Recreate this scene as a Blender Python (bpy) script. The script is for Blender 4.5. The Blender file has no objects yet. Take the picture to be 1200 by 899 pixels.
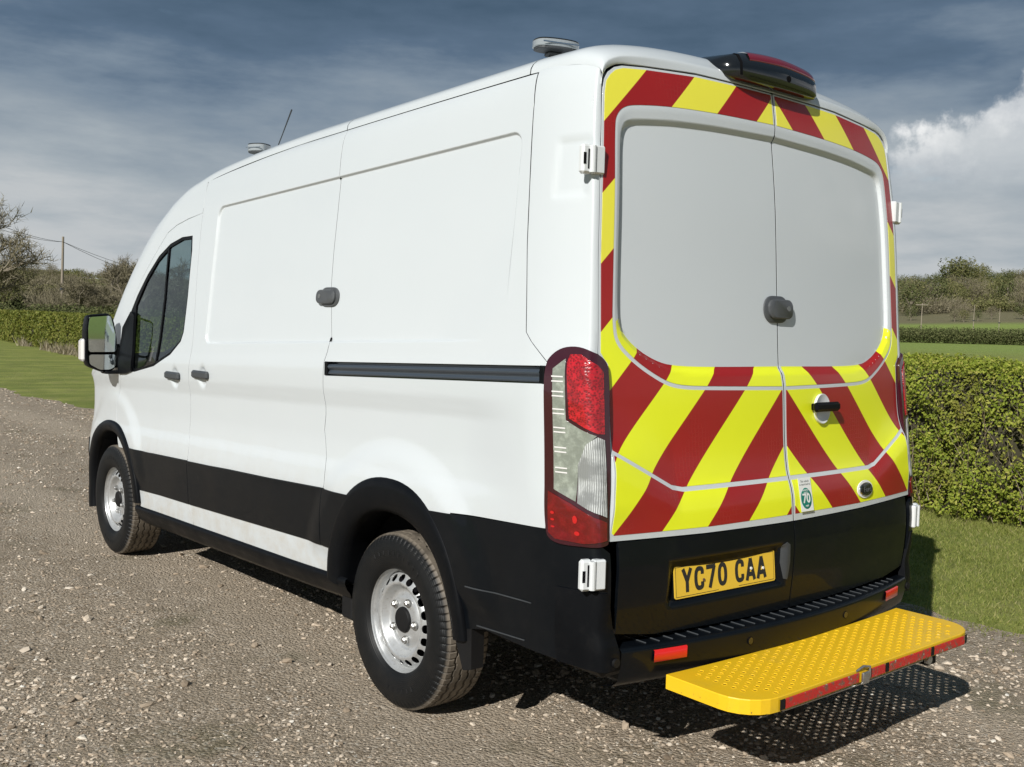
import bpy, math, random
import numpy as np
from mathutils import Vector, Matrix
from mathutils.geometry import delaunay_2d_cdt

random.seed(7)
rng = np.random.default_rng(7)
SC = bpy.context.scene
COL = SC.collection

# ------------------------------------------------------------------ camera
CAMP = (-3.2080, -2.1560, 1.5310)
RX = Vector((0.76889752, -0.63875836, 0.02800664))
UP = Vector((0.01356854, 0.06009512, 0.99810043))
FW = Vector((0.63922805, 0.76705693, -0.054874))
cam_data = bpy.data.cameras.new("camera")
cam = bpy.data.objects.new("camera", cam_data)
COL.objects.link(cam)
cam.matrix_world = Matrix(((RX.x, UP.x, -FW.x, CAMP[0]), (RX.y, UP.y, -FW.y, CAMP[1]),
                           (RX.z, UP.z, -FW.z, CAMP[2]), (0, 0, 0, 1)))
cam_data.sensor_fit = 'HORIZONTAL'
cam_data.sensor_width = 36
cam_data.lens = 36 * 1201.44 / 1200
cam_data.clip_start = 0.05
cam_data.clip_end = 6000
SC.camera = cam

# ------------------------------------------------------------------ light
SUN_TRAVEL = Vector((1.43, 0.61, -1.0)).normalized()
SUN_TO = -SUN_TRAVEL
sd = bpy.data.lights.new("sun", 'SUN')
sd.energy = 4.0
sd.angle = math.radians(0.5)
sd.color = (1.0, 0.975, 0.93)
sun = bpy.data.objects.new("sun", sd)
COL.objects.link(sun)
sun.rotation_euler = SUN_TRAVEL.to_track_quat('-Z', 'Y').to_euler()

world = bpy.data.worlds.new("World")
SC.world = world
world.use_nodes = True


class NT:
    def __init__(s, tree):
        s.t = tree
        s.n = tree.nodes
        s.l = tree.links

    def node(s, kind, ins=None, **kw):
        nd = s.n.new(kind)
        for k, v in kw.items():
            setattr(nd, k, v)
        for k, v in (ins or {}).items():
            s.put(nd, k, v)
        return nd

    def put(s, nd, k, v):
        sock = nd.inputs[k]
        if isinstance(v, bpy.types.NodeSocket):
            s.l.new(v, sock)
        elif isinstance(v, bpy.types.Node):
            s.l.new(v.outputs[0], sock)
        else:
            sock.default_value = v

    def math(s, op, a, b=0.0, c=0.0, clamp=False):
        nd = s.node('ShaderNodeMath', {0: a, 1: b, 2: c}, operation=op)
        nd.use_clamp = clamp
        return nd.outputs[0]

    def noise(s, vec, scale, detail=4, rough=.55, out=0, dist=0.0):
        nd = s.node('ShaderNodeTexNoise', {'Scale': scale, 'Detail': detail, 'Roughness': rough, 'Distortion': dist})
        if vec is not None:
            s.put(nd, 'Vector', vec)
        return nd.outputs[out]

    def ramp(s, fac, stops, interp='LINEAR'):
        nd = s.node('ShaderNodeValToRGB')
        cr = nd.color_ramp
        cr.interpolation = interp
        while len(cr.elements) < len(stops):
            cr.elements.new(.5)
        for e, (p, c) in zip(cr.elements, stops):
            e.position = p
            e.color = (c[0], c[1], c[2], 1) if not isinstance(c, (int, float)) else (c, c, c, 1)
        s.put(nd, 0, fac)
        return nd.outputs[0]

    def mix(s, fac, a, b, mode='MIX'):
        nd = s.node('ShaderNodeMix', data_type='RGBA', blend_type=mode)
        for i, v in ((0, fac), (6, a), (7, b)):
            if isinstance(v, bpy.types.NodeSocket):
                s.l.new(v, nd.inputs[i])
            elif i == 0:
                nd.inputs[0].default_value = v
            else:
                nd.inputs[i].default_value = (v[0], v[1], v[2], 1)
        return nd.outputs[2]

    def smooth(s, v, a, b, lo=0.0, hi=1.0):
        nd = s.node('ShaderNodeMapRange', {0: v, 1: a, 2: b, 3: lo, 4: hi})
        nd.interpolation_type = 'SMOOTHSTEP'
        return nd.outputs[0]


def build_world():
    w = NT(world.node_tree)
    w.n.clear()
    out = w.node('ShaderNodeOutputWorld')
    bg = w.node('ShaderNodeBackground')
    w.l.new(bg.outputs[0], out.inputs[0])
    sky = w.node('ShaderNodeTexSky', sky_type='NISHITA')
    sky.sun_disc = False
    sky.sun_elevation = math.asin(SUN_TO.z)
    sky.sun_rotation = math.atan2(SUN_TO.x, SUN_TO.y)
    sky.air_density = 1.2
    sky.dust_density = 1.5
    STR = 0.1
    bg.inputs[1].default_value = STR
    tc = w.node('ShaderNodeTexCoord')
    sep = w.node('ShaderNodeSeparateXYZ', {0: tc.outputs[0]})
    X, Y, Z = sep.outputs
    zc = w.math('MAXIMUM', Z, 0.0)
    den = w.math('ADD', zc, 0.16)
    px = w.math('DIVIDE', X, den)
    py = w.math('DIVIDE', Y, den)
    P = w.node('ShaderNodeCombineXYZ', {0: px, 1: py, 2: 0.0}).outputs[0]
    n1 = w.noise(P, 0.55, 3, .5)
    n2 = w.noise(P, 1.7, 6, .6)
    n3 = w.noise(tc.outputs[0], 6.0, 7, .6)
    st = w.node('ShaderNodeMapping', {0: tc.outputs[0], 3: (3.0, 3.0, 17.0)})
    n4 = w.noise(st.outputs[0], 1.0, 6, .58)
    # base tone of the overcast by elevation, warped by noise
    e = w.math('ADD', zc, w.math('MULTIPLY', w.math('SUBTRACT', n1, .5), .24))
    e = w.math('ADD', e, w.math('MULTIPLY', w.math('SUBTRACT', n4, .5), .20))
    e = w.math('ADD', e, w.math('MULTIPLY', w.math('SUBTRACT', n2, .5), .20))
    k = .80 / STR
    cols = [(0.0, (.54, .56, .57)), (.05, (.50, .53, .55)), (.11, (.37, .42, .46)), (.16, (.28, .335, .39)),
            (.21, (.20, .26, .33)), (.26, (.105, .160, .235)), (.35, (.052, .094, .146)), (1.0, (.09, .14, .20))]
    cloud = w.ramp(e, cols)
    # broken white cumulus, a band of them low over the fields to the right
    az = w.math('ARCTAN2', X, Y)
    m_az = w.smooth(az, .99, 1.07)
    m_az2 = w.smooth(az, 2.3, 1.9)
    lump = w.math('MULTIPLY', w.math('SUBTRACT', n3, .5), .22)
    top = w.math('ADD', .172, w.math('ADD', lump, w.math('MULTIPLY', w.math('SUBTRACT', w.math('MINIMUM', az, 1.35), 1.04), .55)))
    m_top = w.smooth(w.math('SUBTRACT', zc, top), .003, -.012)
    m_bot = w.smooth(zc, .115, .175)
    mm = w.math('MULTIPLY', w.math('MULTIPLY', m_az, m_az2), w.math('MULTIPLY', m_top, m_bot))
    mm = w.math('MULTIPLY', mm, w.smooth(n3, .36, .60, .35, 1.0))
    c2 = w.mix(w.math('MULTIPLY', mm, .85), cloud, (.98, .98, .97))
    # a few low bright cloud tops near the horizon
    band = w.math('MULTIPLY', w.smooth(zc, .025, .055), w.smooth(zc, .105, .07))
    c3 = w.mix(w.math('MULTIPLY', band, w.smooth(n3, .52, .66, 0, .55)), c2, (.66, .66, .64))
    sc = w.node('ShaderNodeVectorMath', operation='SCALE')
    w.l.new(c3, sc.inputs[0])
    sc.inputs[3].default_value = k
    # blue sky only shows through thin places
    hole = w.smooth(n2, .60, .72, 0.0, .22)
    fin = w.mix(hole, sc.outputs[0], sky.outputs[0])
    w.l.new(fin, bg.inputs[0])


build_world()
SC.view_settings.view_transform = 'Standard'
SC.view_settings.look = 'None'
SC.view_settings.exposure = 0.35
SC.view_settings.gamma = 1.0
SC.view_settings.use_curve_mapping = False
SC.cycles.max_bounces = 6
SC.cycles.diffuse_bounces = 3
SC.cycles.glossy_bounces = 3
SC.cycles.transmission_bounces = 4
SC.cycles.transparent_max_bounces = 8

# ------------------------------------------------------------------ materials
MATS = {}


def new_mat(name):
    m = bpy.data.materials.new(name)
    m.use_nodes = True
    t = NT(m.node_tree)
    bs = m.node_tree.nodes.get('Principled BSDF')
    MATS[name] = m
    return m, t, bs


def simple(name, col, rough=.5, metal=0.0, spec=.5, coat=0.0, var=0.0, scale=6.0, bump=0.0, bscale=80, dirt=None):
    m, t, b = new_mat(name)
    b.inputs['Roughness'].default_value = rough
    b.inputs['Metallic'].default_value = metal
    b.inputs['Specular IOR Level'].default_value = spec
    b.inputs['Coat Weight'].default_value = coat
    b.inputs['Coat Roughness'].default_value = .04
    tc = t.node('ShaderNodeTexCoord').outputs[3]
    c = (col[0], col[1], col[2])
    if var or dirt:
        n = t.noise(tc, scale, 5)
        base = t.mix(t.math('MULTIPLY', n, 1.0), tuple(x * (1 - var) for x in c), tuple(min(1, x * (1 + var)) for x in c))
        if dirt:
            n2 = t.noise(tc, scale * 4, 6, .65)
            base = t.mix(t.smooth(n2, .5, .75, 0, dirt[3]), base, dirt[:3])
        t.l.new(base, b.inputs['Base Color'])
        r = t.smooth(n, .3, .7, rough * .85, min(1, rough * 1.2))
        t.l.new(r, b.inputs['Roughness'])
    else:
        b.inputs['Base Color'].default_value = (*c, 1)
    if bump:
        bn = t.node('ShaderNodeBump', {'Strength': bump, 'Distance': .002, 'Height': t.noise(tc, bscale, 3)})
        t.l.new(bn.outputs[0], b.inputs['Normal'])
    return m


def white_paint():
    m, t, b = new_mat('white_paint')
    tc = t.node('ShaderNodeTexCoord').outputs[3]
    n = t.noise(tc, .9, 4)
    c = t.mix(n, (.560, .596, .612), (.600, .632, .645))
    # road film low on the body
    sep = t.node('ShaderNodeSeparateXYZ', {0: tc})
    low = t.smooth(sep.outputs[2], 1.05, .35)
    n2 = t.noise(tc, 9, 6, .7)
    c = t.mix(t.math('MULTIPLY', low, t.smooth(n2, .35, .75, 0, .55)), c, (.46, .41, .33))
    t.l.new(c, b.inputs['Base Color'])
    b.inputs['Roughness'].default_value = .42
    b.inputs['Coat Weight'].default_value = .75
    b.inputs['Coat Roughness'].default_value = .06
    bn = t.node('ShaderNodeBump', {'Strength': .05, 'Distance': .002, 'Height': t.noise(tc, 260, 2)})
    t.l.new(bn.outputs[0], b.inputs['Normal'])
    wv = t.node('ShaderNodeBump', {'Strength': .16, 'Distance': .02, 'Height': t.noise(tc, 2.6, 2)})
    t.l.new(wv.outputs[0], b.inputs['Coat Normal'])


white_paint()
simple('white_plastic', (.66, .68, .68), .4, coat=.3)
simple('black_trim', (.0030, .0036, .0048), .50, spec=.12, coat=.08, var=.2, scale=5, bump=.25, bscale=500, dirt=(.05, .045, .04, .06))
simple('black_moulding', (.0028, .0040, .0058), .42, spec=.15, coat=.22, var=.15, scale=3, dirt=(.04, .037, .033, .05))
simple('black_gloss', (.008, .009, .010), .12, coat=.6)
simple('black_rubber', (.007, .007, .0075), .6, spec=.3)
simple('dark_void', (.004, .004, .005), .9, spec=.1)
simple('grey_plastic', (.045, .05, .055), .5, var=.15)
simple('handle_plastic', (.05, .055, .06), .45)
simple('lock_metal', (.10, .105, .11), .42, metal=.35, var=.2, scale=30)
simple('lock_metal_light', (.22, .225, .22), .38, metal=.5, var=.2, scale=30)
simple('rail_metal', (.06, .075, .095), .28, metal=.3, coat=.3)
simple('steel', (.45, .45, .44), .35, metal=.9, var=.2, scale=30)
simple('rust', (.12, .065, .035), .8, var=.5, scale=60)
simple('wheel_silver', (.52, .53, .53), .36, metal=.55, var=.08, scale=20, dirt=(.20, .17, .13, .45))
simple('lamp_red', (.16, .008, .018), .12, coat=1.0)
simple('lamp_dark_red', (.040, .004, .010), .16, coat=.8)
simple('lamp_bright_red', (.50, .010, .014), .2, coat=1.0)
simple('reflector_red', (.65, .015, .012), .3, coat=.6)
simple('chrome', (.75, .75, .74), .12, metal=1.0)
simple('badge_black', (.010, .012, .014), .2, coat=.8)
simple('badge_grey', (.09, .095, .10), .3)
simple('sticker_white', (.78, .79, .76), .5)
simple('sticker_teal', (.006, .19, .135), .45)
simple('ink', (.02, .02, .02), .5)
simple('seat_cloth', (.03, .032, .036), .9)
simple('dash_plastic', (.035, .037, .04), .6)
simple('interior_grey', (.16, .165, .17), .7)
simple('beacon_clear', (.40, .43, .44), .10, metal=.3, coat=1.0)
simple('wood_pole', (.26, .22, .17), .85, var=.3, scale=3)
simple('wire', (.05, .055, .06), .6)
simple('mirror_glass', (.55, .62, .66), .02, metal=1.0)
simple('indicator_clear', (.72, .70, .68), .15, coat=.8)


def lens_mat(name, col, kind):
    m, t, b = new_mat(name)
    tc = t.node('ShaderNodeTexCoord').outputs[2]
    b.inputs['Coat Weight'].default_value = 1.0
    b.inputs['Coat Roughness'].default_value = .03
    b.inputs['Roughness'].default_value = .22
    if kind == 'grid':
        vo = t.node('ShaderNodeTexVoronoi', {'Vector': tc, 'Scale': 150.0})
        f = t.smooth(vo.outputs[0], .15, .7)
        n = t.noise(tc, 26, 3)
        f2 = t.math('MULTIPLY', f, t.smooth(n, .3, .62, .35, 1))
        c = t.mix(f2, tuple(x * .30 for x in col), col)
        bn = t.node('ShaderNodeBump', {'Strength': .35, 'Distance': .003, 'Height': vo.outputs[0]})
    elif kind == 'rib':
        wv = t.node('ShaderNodeTexWave', {'Vector': tc, 'Scale': 55.0, 'Distortion': 1.5, 'Detail': 2.0})
        wv.bands_direction = 'X'
        n = t.noise(tc, 18, 4)
        c = t.mix(t.math('MULTIPLY', wv.outputs[1], t.smooth(n, .35, .65)), tuple(x * .35 for x in col), col)
        bn = t.node('ShaderNodeBump', {'Strength': .5, 'Distance': .003, 'Height': wv.outputs[1]})
    else:
        n = t.noise(tc, 30, 4, .7)
        c = t.mix(t.smooth(n, .40, .72), tuple(x * .62 for x in col), col)
        bn = t.node('ShaderNodeBump', {'Strength': .5, 'Distance': .004, 'Height': n})
    t.l.new(c, b.inputs['Base Color'])
    t.l.new(bn.outputs[0], b.inputs['Normal'])


lens_mat('lens_red_grid', (.50, .008, .016), 'grid')
lens_mat('lens_low_red', (.20, .004, .008), 'lump')
lens_mat('lens_clear_ribbed', (.68, .70, .68), 'rib')
lens_mat('lens_green_grey', (.34, .37, .31), 'lump')


def chevron_mat():
    m, t, b = new_mat('chevron_film')
    uv = t.node('ShaderNodeTexCoord').outputs[2]
    sep = t.node('ShaderNodeSeparateXYZ', {0: uv})
    c = t.math('SUBTRACT', sep.outputs[0], sep.outputs[1])
    f = t.math('FRACT', t.math('DIVIDE', t.math('ADD', c, 3.062 + .429 * 4), .4292))
    red = t.smooth(f, .497, .503, 1, 0)
    edge = t.smooth(f, .0, .006)
    red = t.math('MULTIPLY', red, edge)
    n = t.noise(uv, 2.2, 4)
    vo = t.node('ShaderNodeTexVoronoi', {'Vector': uv, 'Scale': 62.0, 'Randomness': .35}, feature='DISTANCE_TO_EDGE')
    crk = t.smooth(vo.outputs[0], .0, .10, 1, 0)
    patch_ = t.smooth(t.noise(uv, 3.3, 3), .50, .62)
    rc = t.mix(n, (.27, .008, .009), (.38, .014, .010))
    rc = t.mix(t.math('MULTIPLY', crk, t.math('MULTIPLY', patch_, .22)), rc, (.50, .05, .03))
    yc = t.mix(n, (.80, .86, .016), (.86, .92, .02))
    yc = t.mix(t.smooth(sep.outputs[1], 1.45, 1.75, 0, 1), yc, (.84, .78, .06))
    col = t.mix(red, yc, rc)
    t.l.new(col, b.inputs['Base Color'])
    b.inputs['Roughness'].default_value = .38
    b.inputs['Coat Weight'].default_value = .35
    b.inputs['Coat Roughness'].default_value = .12
    h = t.math('ADD', t.math('MULTIPLY', crk, t.math('MULTIPLY', patch_, red)), t.math('MULTIPLY', t.noise(uv, 34, 3), .35))
    bn = t.node('ShaderNodeBump', {'Strength': .35, 'Distance': .0025, 'Height': h})
    t.l.new(bn.outputs[0], b.inputs['Normal'])


chevron_mat()


def step_yellow():
    m, t, b = new_mat('step_yellow')
    tc = t.node('ShaderNodeTexCoord').outputs[3]
    n = t.noise(tc, 7, 5, .6)
    c = t.mix(n, (.78, .46, .010), (.84, .54, .014))
    chips = t.noise(tc, 55, 5, .7)
    sep = t.node('ShaderNodeSeparateXYZ', {0: tc})
    edge = t.smooth(sep.outputs[2], .400, .375)
    c = t.mix(t.math('MULTIPLY', edge, t.smooth(chips, .60, .66, 0, .9)), c, (.06, .045, .03))
    c = t.mix(t.smooth(chips, .67, .72, 0, .7), c, (.16, .12, .05))
    c = t.mix(t.smooth(t.noise(tc, 3.5, 6, .7), .50, .72, 0, .35), c, (.38, .25, .05))
    t.l.new(c, b.inputs['Base Color'])
    b.inputs['Roughness'].default_value = .42
    b.inputs['Coat Weight'].default_value = .2
    bn = t.node('ShaderNodeBump', {'Strength': .3, 'Distance': .002, 'Height': n})
    t.l.new(bn.outputs[0], b.inputs['Normal'])
    m, t, b = new_mat('tape_red')
    tc = t.node('ShaderNodeTexCoord').outputs[3]
    n = t.noise(tc, 45, 6, .7)
    c = t.mix(t.smooth(n, .50, .62), (.55, .022, .018), (.20, .09, .06))
    c = t.mix(t.smooth(t.noise(tc, 90, 4, .6), .62, .70, 0, .8), c, (.55, .45, .38))
    t.l.new(c, b.inputs['Base Color'])
    b.inputs['Roughness'].default_value = .4
    m, t, b = new_mat('plate_yellow')
    b.inputs['Base Color'].default_value = (.80, .52, .05, 1)
    b.inputs['Roughness'].default_value = .3
    b.inputs['Coat Weight'].default_value = .6


step_yellow()


def glass_mat():
    m, t, b = new_mat('window_glass')
    t.n.remove(b)
    tr = t.node('ShaderNodeBsdfTransparent', {0: (.50, .60, .60, 1)})
    gl = t.node('ShaderNodeBsdfGlossy', {0: (.9, .95, 1, 1), 1: .015})
    ge = t.node('ShaderNodeNewGeometry')
    dt = t.node('ShaderNodeVectorMath', {0: ge.outputs['Normal'], 1: ge.outputs['Incoming']}, operation='DOT_PRODUCT').outputs['Value']
    f = t.math('POWER', t.math('SUBTRACT', 1.0, t.math('ABSOLUTE', dt)), 4.6)
    f = t.math('ADD', t.math('MULTIPLY', f, .90), .05)
    mx = t.node('ShaderNodeMixShader', {0: f, 1: tr.outputs[0], 2: gl.outputs[0]})
    t.l.new(mx.outputs[0], t.n['Material Output'].inputs[0])


glass_mat()


def tyre_mat():
    m, t, b = new_mat('tyre_rubber')
    tc = t.node('ShaderNodeTexCoord').outputs[3]
    sep = t.node('ShaderNodeSeparateXYZ', {0: tc})
    r = t.math('SQRT', t.math('ADD', t.math('POWER', sep.outputs[1], 2.0), t.math('POWER', sep.outputs[2], 2.0)))
    n = t.noise(tc, 12, 6, .65)
    tread = t.smooth(r, .336, .347)
    dusty = t.math('MULTIPLY', tread, t.smooth(n, .25, .6, .45, 1.0))
    c = t.mix(t.smooth(n, .45, .8, 0, .5), (.0045, .005, .0055), (.016, .0145, .013))
    c = t.mix(dusty, c, (.165, .140, .110))
    t.l.new(c, b.inputs['Base Color'])
    b.inputs['Roughness'].default_value = .55
    b.inputs['Specular IOR Level'].default_value = .3
    rings = t.math('SINE', t.math('MULTIPLY', r, 900.0))
    bn = t.node('ShaderNodeBump', {'Strength': .25, 'Distance': .001, 'Height': rings})
    t.l.new(bn.outputs[0], b.inputs['Normal'])


tyre_mat()

# ------------------------------------------------------------------ helpers
def tag(o, label=None, cat=None, group=None, kind=None):
    for k, v in (('label', label), ('category', cat), ('group', group), ('kind', kind)):
        if v:
            o[k] = v
    return o


def empty(name, loc=(0, 0, 0), parent=None):
    o = bpy.data.objects.new(name, None)
    COL.objects.link(o)
    o.location = loc
    o.empty_display_size = .1
    o.parent = parent
    return o


def mesh_obj(name, V, F, mat, parent=None, N=None, smooth=False, UV=None, loc=None, label=None):
    me = bpy.data.meshes.new(name)
    me.from_pydata([tuple(v) for v in V], [], [tuple(f) for f in F])
    me.validate()
    me.update()
    if UV is not None:
        lay = me.uv_layers.new(name='uv')
        li = np.empty(len(me.loops), int)
        me.loops.foreach_get('vertex_index', li)
        lay.data.foreach_set('uv', np.asarray(UV, float)[li].ravel())
    me.polygons.foreach_set('use_smooth', [bool(smooth or N is not None)] * len(me.polygons))
    if N is not None and len(N) == len(me.vertices):
        me.normals_split_custom_set_from_vertices([tuple(n) for n in N])
    if mat:
        me.materials.append(MATS[mat] if isinstance(mat, str) else mat)
    o = bpy.data.objects.new(name, me)
    COL.objects.link(o)
    o.parent = parent
    if loc is not None:
        o.location = loc
    if label:
        o['label'] = label
    return o


def copy_tree(o, parent=None):
    c = o.copy()
    COL.objects.link(c)
    c.parent = parent
    for ch in list(o.children):
        copy_tree(ch, c)
    return c


class MB:
    """collects simple shapes into one mesh"""

    def __init__(s):
        s.V = []
        s.F = []

    def add(s, V, F):
        b = len(s.V)
        s.V += [tuple(v) for v in V]
        s.F += [tuple(i + b for i in f) for f in F]
        return s

    def box(s, x0, x1, y0, y1, z0, z1, bev=0.0, M=None):
        bw = min(bev, (x1 - x0) * .49, (y1 - y0) * .49, (z1 - z0) * .49)
        if bw <= 0:
            V = [(x, y, z) for x in (x0, x1) for y in (y0, y1) for z in (z0, z1)]
            F = [(0, 1, 3, 2), (4, 6, 7, 5), (0, 4, 5, 1), (2, 3, 7, 6), (0, 2, 6, 4), (1, 5, 7, 3)]
        else:
            c = ((x0 + x1) / 2, (y0 + y1) / 2, (z0 + z1) / 2)
            h = ((x1 - x0) / 2, (y1 - y0) / 2, (z1 - z0) / 2)
            V, idx, F = [], {}, []
            for sx in (-1, 1):
                for sy in (-1, 1):
                    for sz in (-1, 1):
                        for a in range(3):
                            p = [c[i] + (sx, sy, sz)[i] * (h[i] - (0 if i == a else bw)) for i in range(3)]
                            idx[(sx, sy, sz, a)] = len(V)
                            V.append(tuple(p))
            g = idx
            for sgn in (-1, 1):
                F.append([g[(sgn, -1, -1, 0)], g[(sgn, 1, -1, 0)], g[(sgn, 1, 1, 0)], g[(sgn, -1, 1, 0)]][::sgn])
                F.append([g[(-1, sgn, -1, 1)], g[(-1, sgn, 1, 1)], g[(1, sgn, 1, 1)], g[(1, sgn, -1, 1)]][::sgn])
                F.append([g[(-1, -1, sgn, 2)], g[(1, -1, sgn, 2)], g[(1, 1, sgn, 2)], g[(-1, 1, sgn, 2)]][::sgn])
            for a in range(3):
                b_, c_ = [(1, 2), (0, 2), (0, 1)][a]
                for s1 in (-1, 1):
                    for s2 in (-1, 1):
                        q = []
                        for sa, ax in ((-1, b_), (-1, c_), (1, c_), (1, b_)):
                            k = [0, 0, 0]
                            k[a] = sa
                            k[b_] = s1
                            k[c_] = s2
                            q.append(g[(k[0], k[1], k[2], ax)])
                        F.append(q)
            for sx in (-1, 1):
                for sy in (-1, 1):
                    for sz in (-1, 1):
                        F.append([g[(sx, sy, sz, 0)], g[(sx, sy, sz, 1)], g[(sx, sy, sz, 2)]])
        if M is not None:
            V = [tuple(M @ Vector(v)) for v in V]
        return s.add(V, F)

    def tube(s, pts, rad, n=8, cap=True):
        pts = [Vector(p) for p in pts]
        rads = rad if isinstance(rad, (list, tuple)) else [rad] * len(pts)
        V, F = [], []
        prev = None
        for i, p in enumerate(pts):
            d = (pts[min(i + 1, len(pts) - 1)] - pts[max(i - 1, 0)]).normalized()
            if prev is None:
                a = d.orthogonal().normalized()
            else:
                a = (prev - d * prev.dot(d)).normalized()
            prev = a
            b = d.cross(a)
            for k in range(n):
                t = 2 * math.pi * k / n
                V.append(p + (a * math.cos(t) + b * math.sin(t)) * rads[i])
        for i in range(len(pts) - 1):
            for k in range(n):
                F.append((i * n + k, i * n + (k + 1) % n, (i + 1) * n + (k + 1) % n, (i + 1) * n + k))
        if cap:
            F.append(tuple(range(n))[::-1])
            F.append(tuple((len(pts) - 1) * n + k for k in range(n)))
        return s.add(V, F)

    def cyl(s, p0, p1, r, n=20):
        return s.tube([p0, p1], r, n)

    def obj(s, name, mat, parent=None, smooth=False, loc=None, label=None, bevel=0.0):
        o = mesh_obj(name, s.V, s.F, mat, parent, smooth=smooth, loc=loc, label=label)
        import bmesh
        bm = bmesh.new()
        bm.from_mesh(o.data)
        bmesh.ops.recalc_face_normals(bm, faces=bm.faces)
        bm.to_mesh(o.data)
        bm.free()
        if smooth:
            o.data.set_sharp_from_angle(angle=math.radians(38))
        return o


def resample(P, step, closed=True):
    P = np.asarray(P, float)
    out = []
    n = len(P)
    for i in range(n if closed else n - 1):
        a, b = P[i], P[(i + 1) % n]
        k = max(1, int(math.ceil(np.hypot(*(b - a)) / step)))
        for j in range(k):
            out.append(a + (b - a) * j / k)
    if not closed:
        out.append(P[-1])
    return np.array(out)


def chaikin(P, it=2, closed=False):
    P = np.asarray(P, float)
    for _ in range(it):
        Q = [] if closed else [P[0]]
        n = len(P)
        for i in range(n if closed else n - 1):
            a, b = P[i], P[(i + 1) % n]
            Q += [a * .75 + b * .25, a * .25 + b * .75]
        if not closed:
            Q.append(P[-1])
        P = np.array(Q)
    return P


def inpoly(pts, poly):
    x, y = pts[:, 0], pts[:, 1]
    r = np.zeros(len(pts), bool)
    n = len(poly)
    j = n - 1
    for i in range(n):
        xi, yi = poly[i]
        xj, yj = poly[j]
        c = ((yi > y) != (yj > y))
        if c.any():
            r ^= c & (x < (xj - xi) * (y - yi) / ((yj - yi) if yj != yi else 1e-12) + xi)
        j = i
    return r


def dist_pts(pts, poly):
    d = np.full(len(pts), 1e9)
    for k in range(0, len(pts), 4000):
        q = pts[k:k + 4000]
        d[k:k + 4000] = np.sqrt(((q[:, None, :] - poly[None]) ** 2).sum(2).min(1))
    return d


def dist_seg(p, L):
    """distance from points to a closed polyline"""
    A = L
    B = np.roll(L, -1, 0)
    AB = B - A
    l2 = np.maximum((AB ** 2).sum(1), 1e-18)
    d = np.full(len(p), 1e9)
    for k in range(0, len(p), 3000):
        q = p[k:k + 3000][:, None, :]
        t = np.clip(((q - A[None]) * AB[None]).sum(2) / l2[None], 0, 1)
        c = A[None] + AB[None] * t[..., None]
        d[k:k + 3000] = np.sqrt(((q - c) ** 2).sum(2).min(1))
    return d


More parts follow.
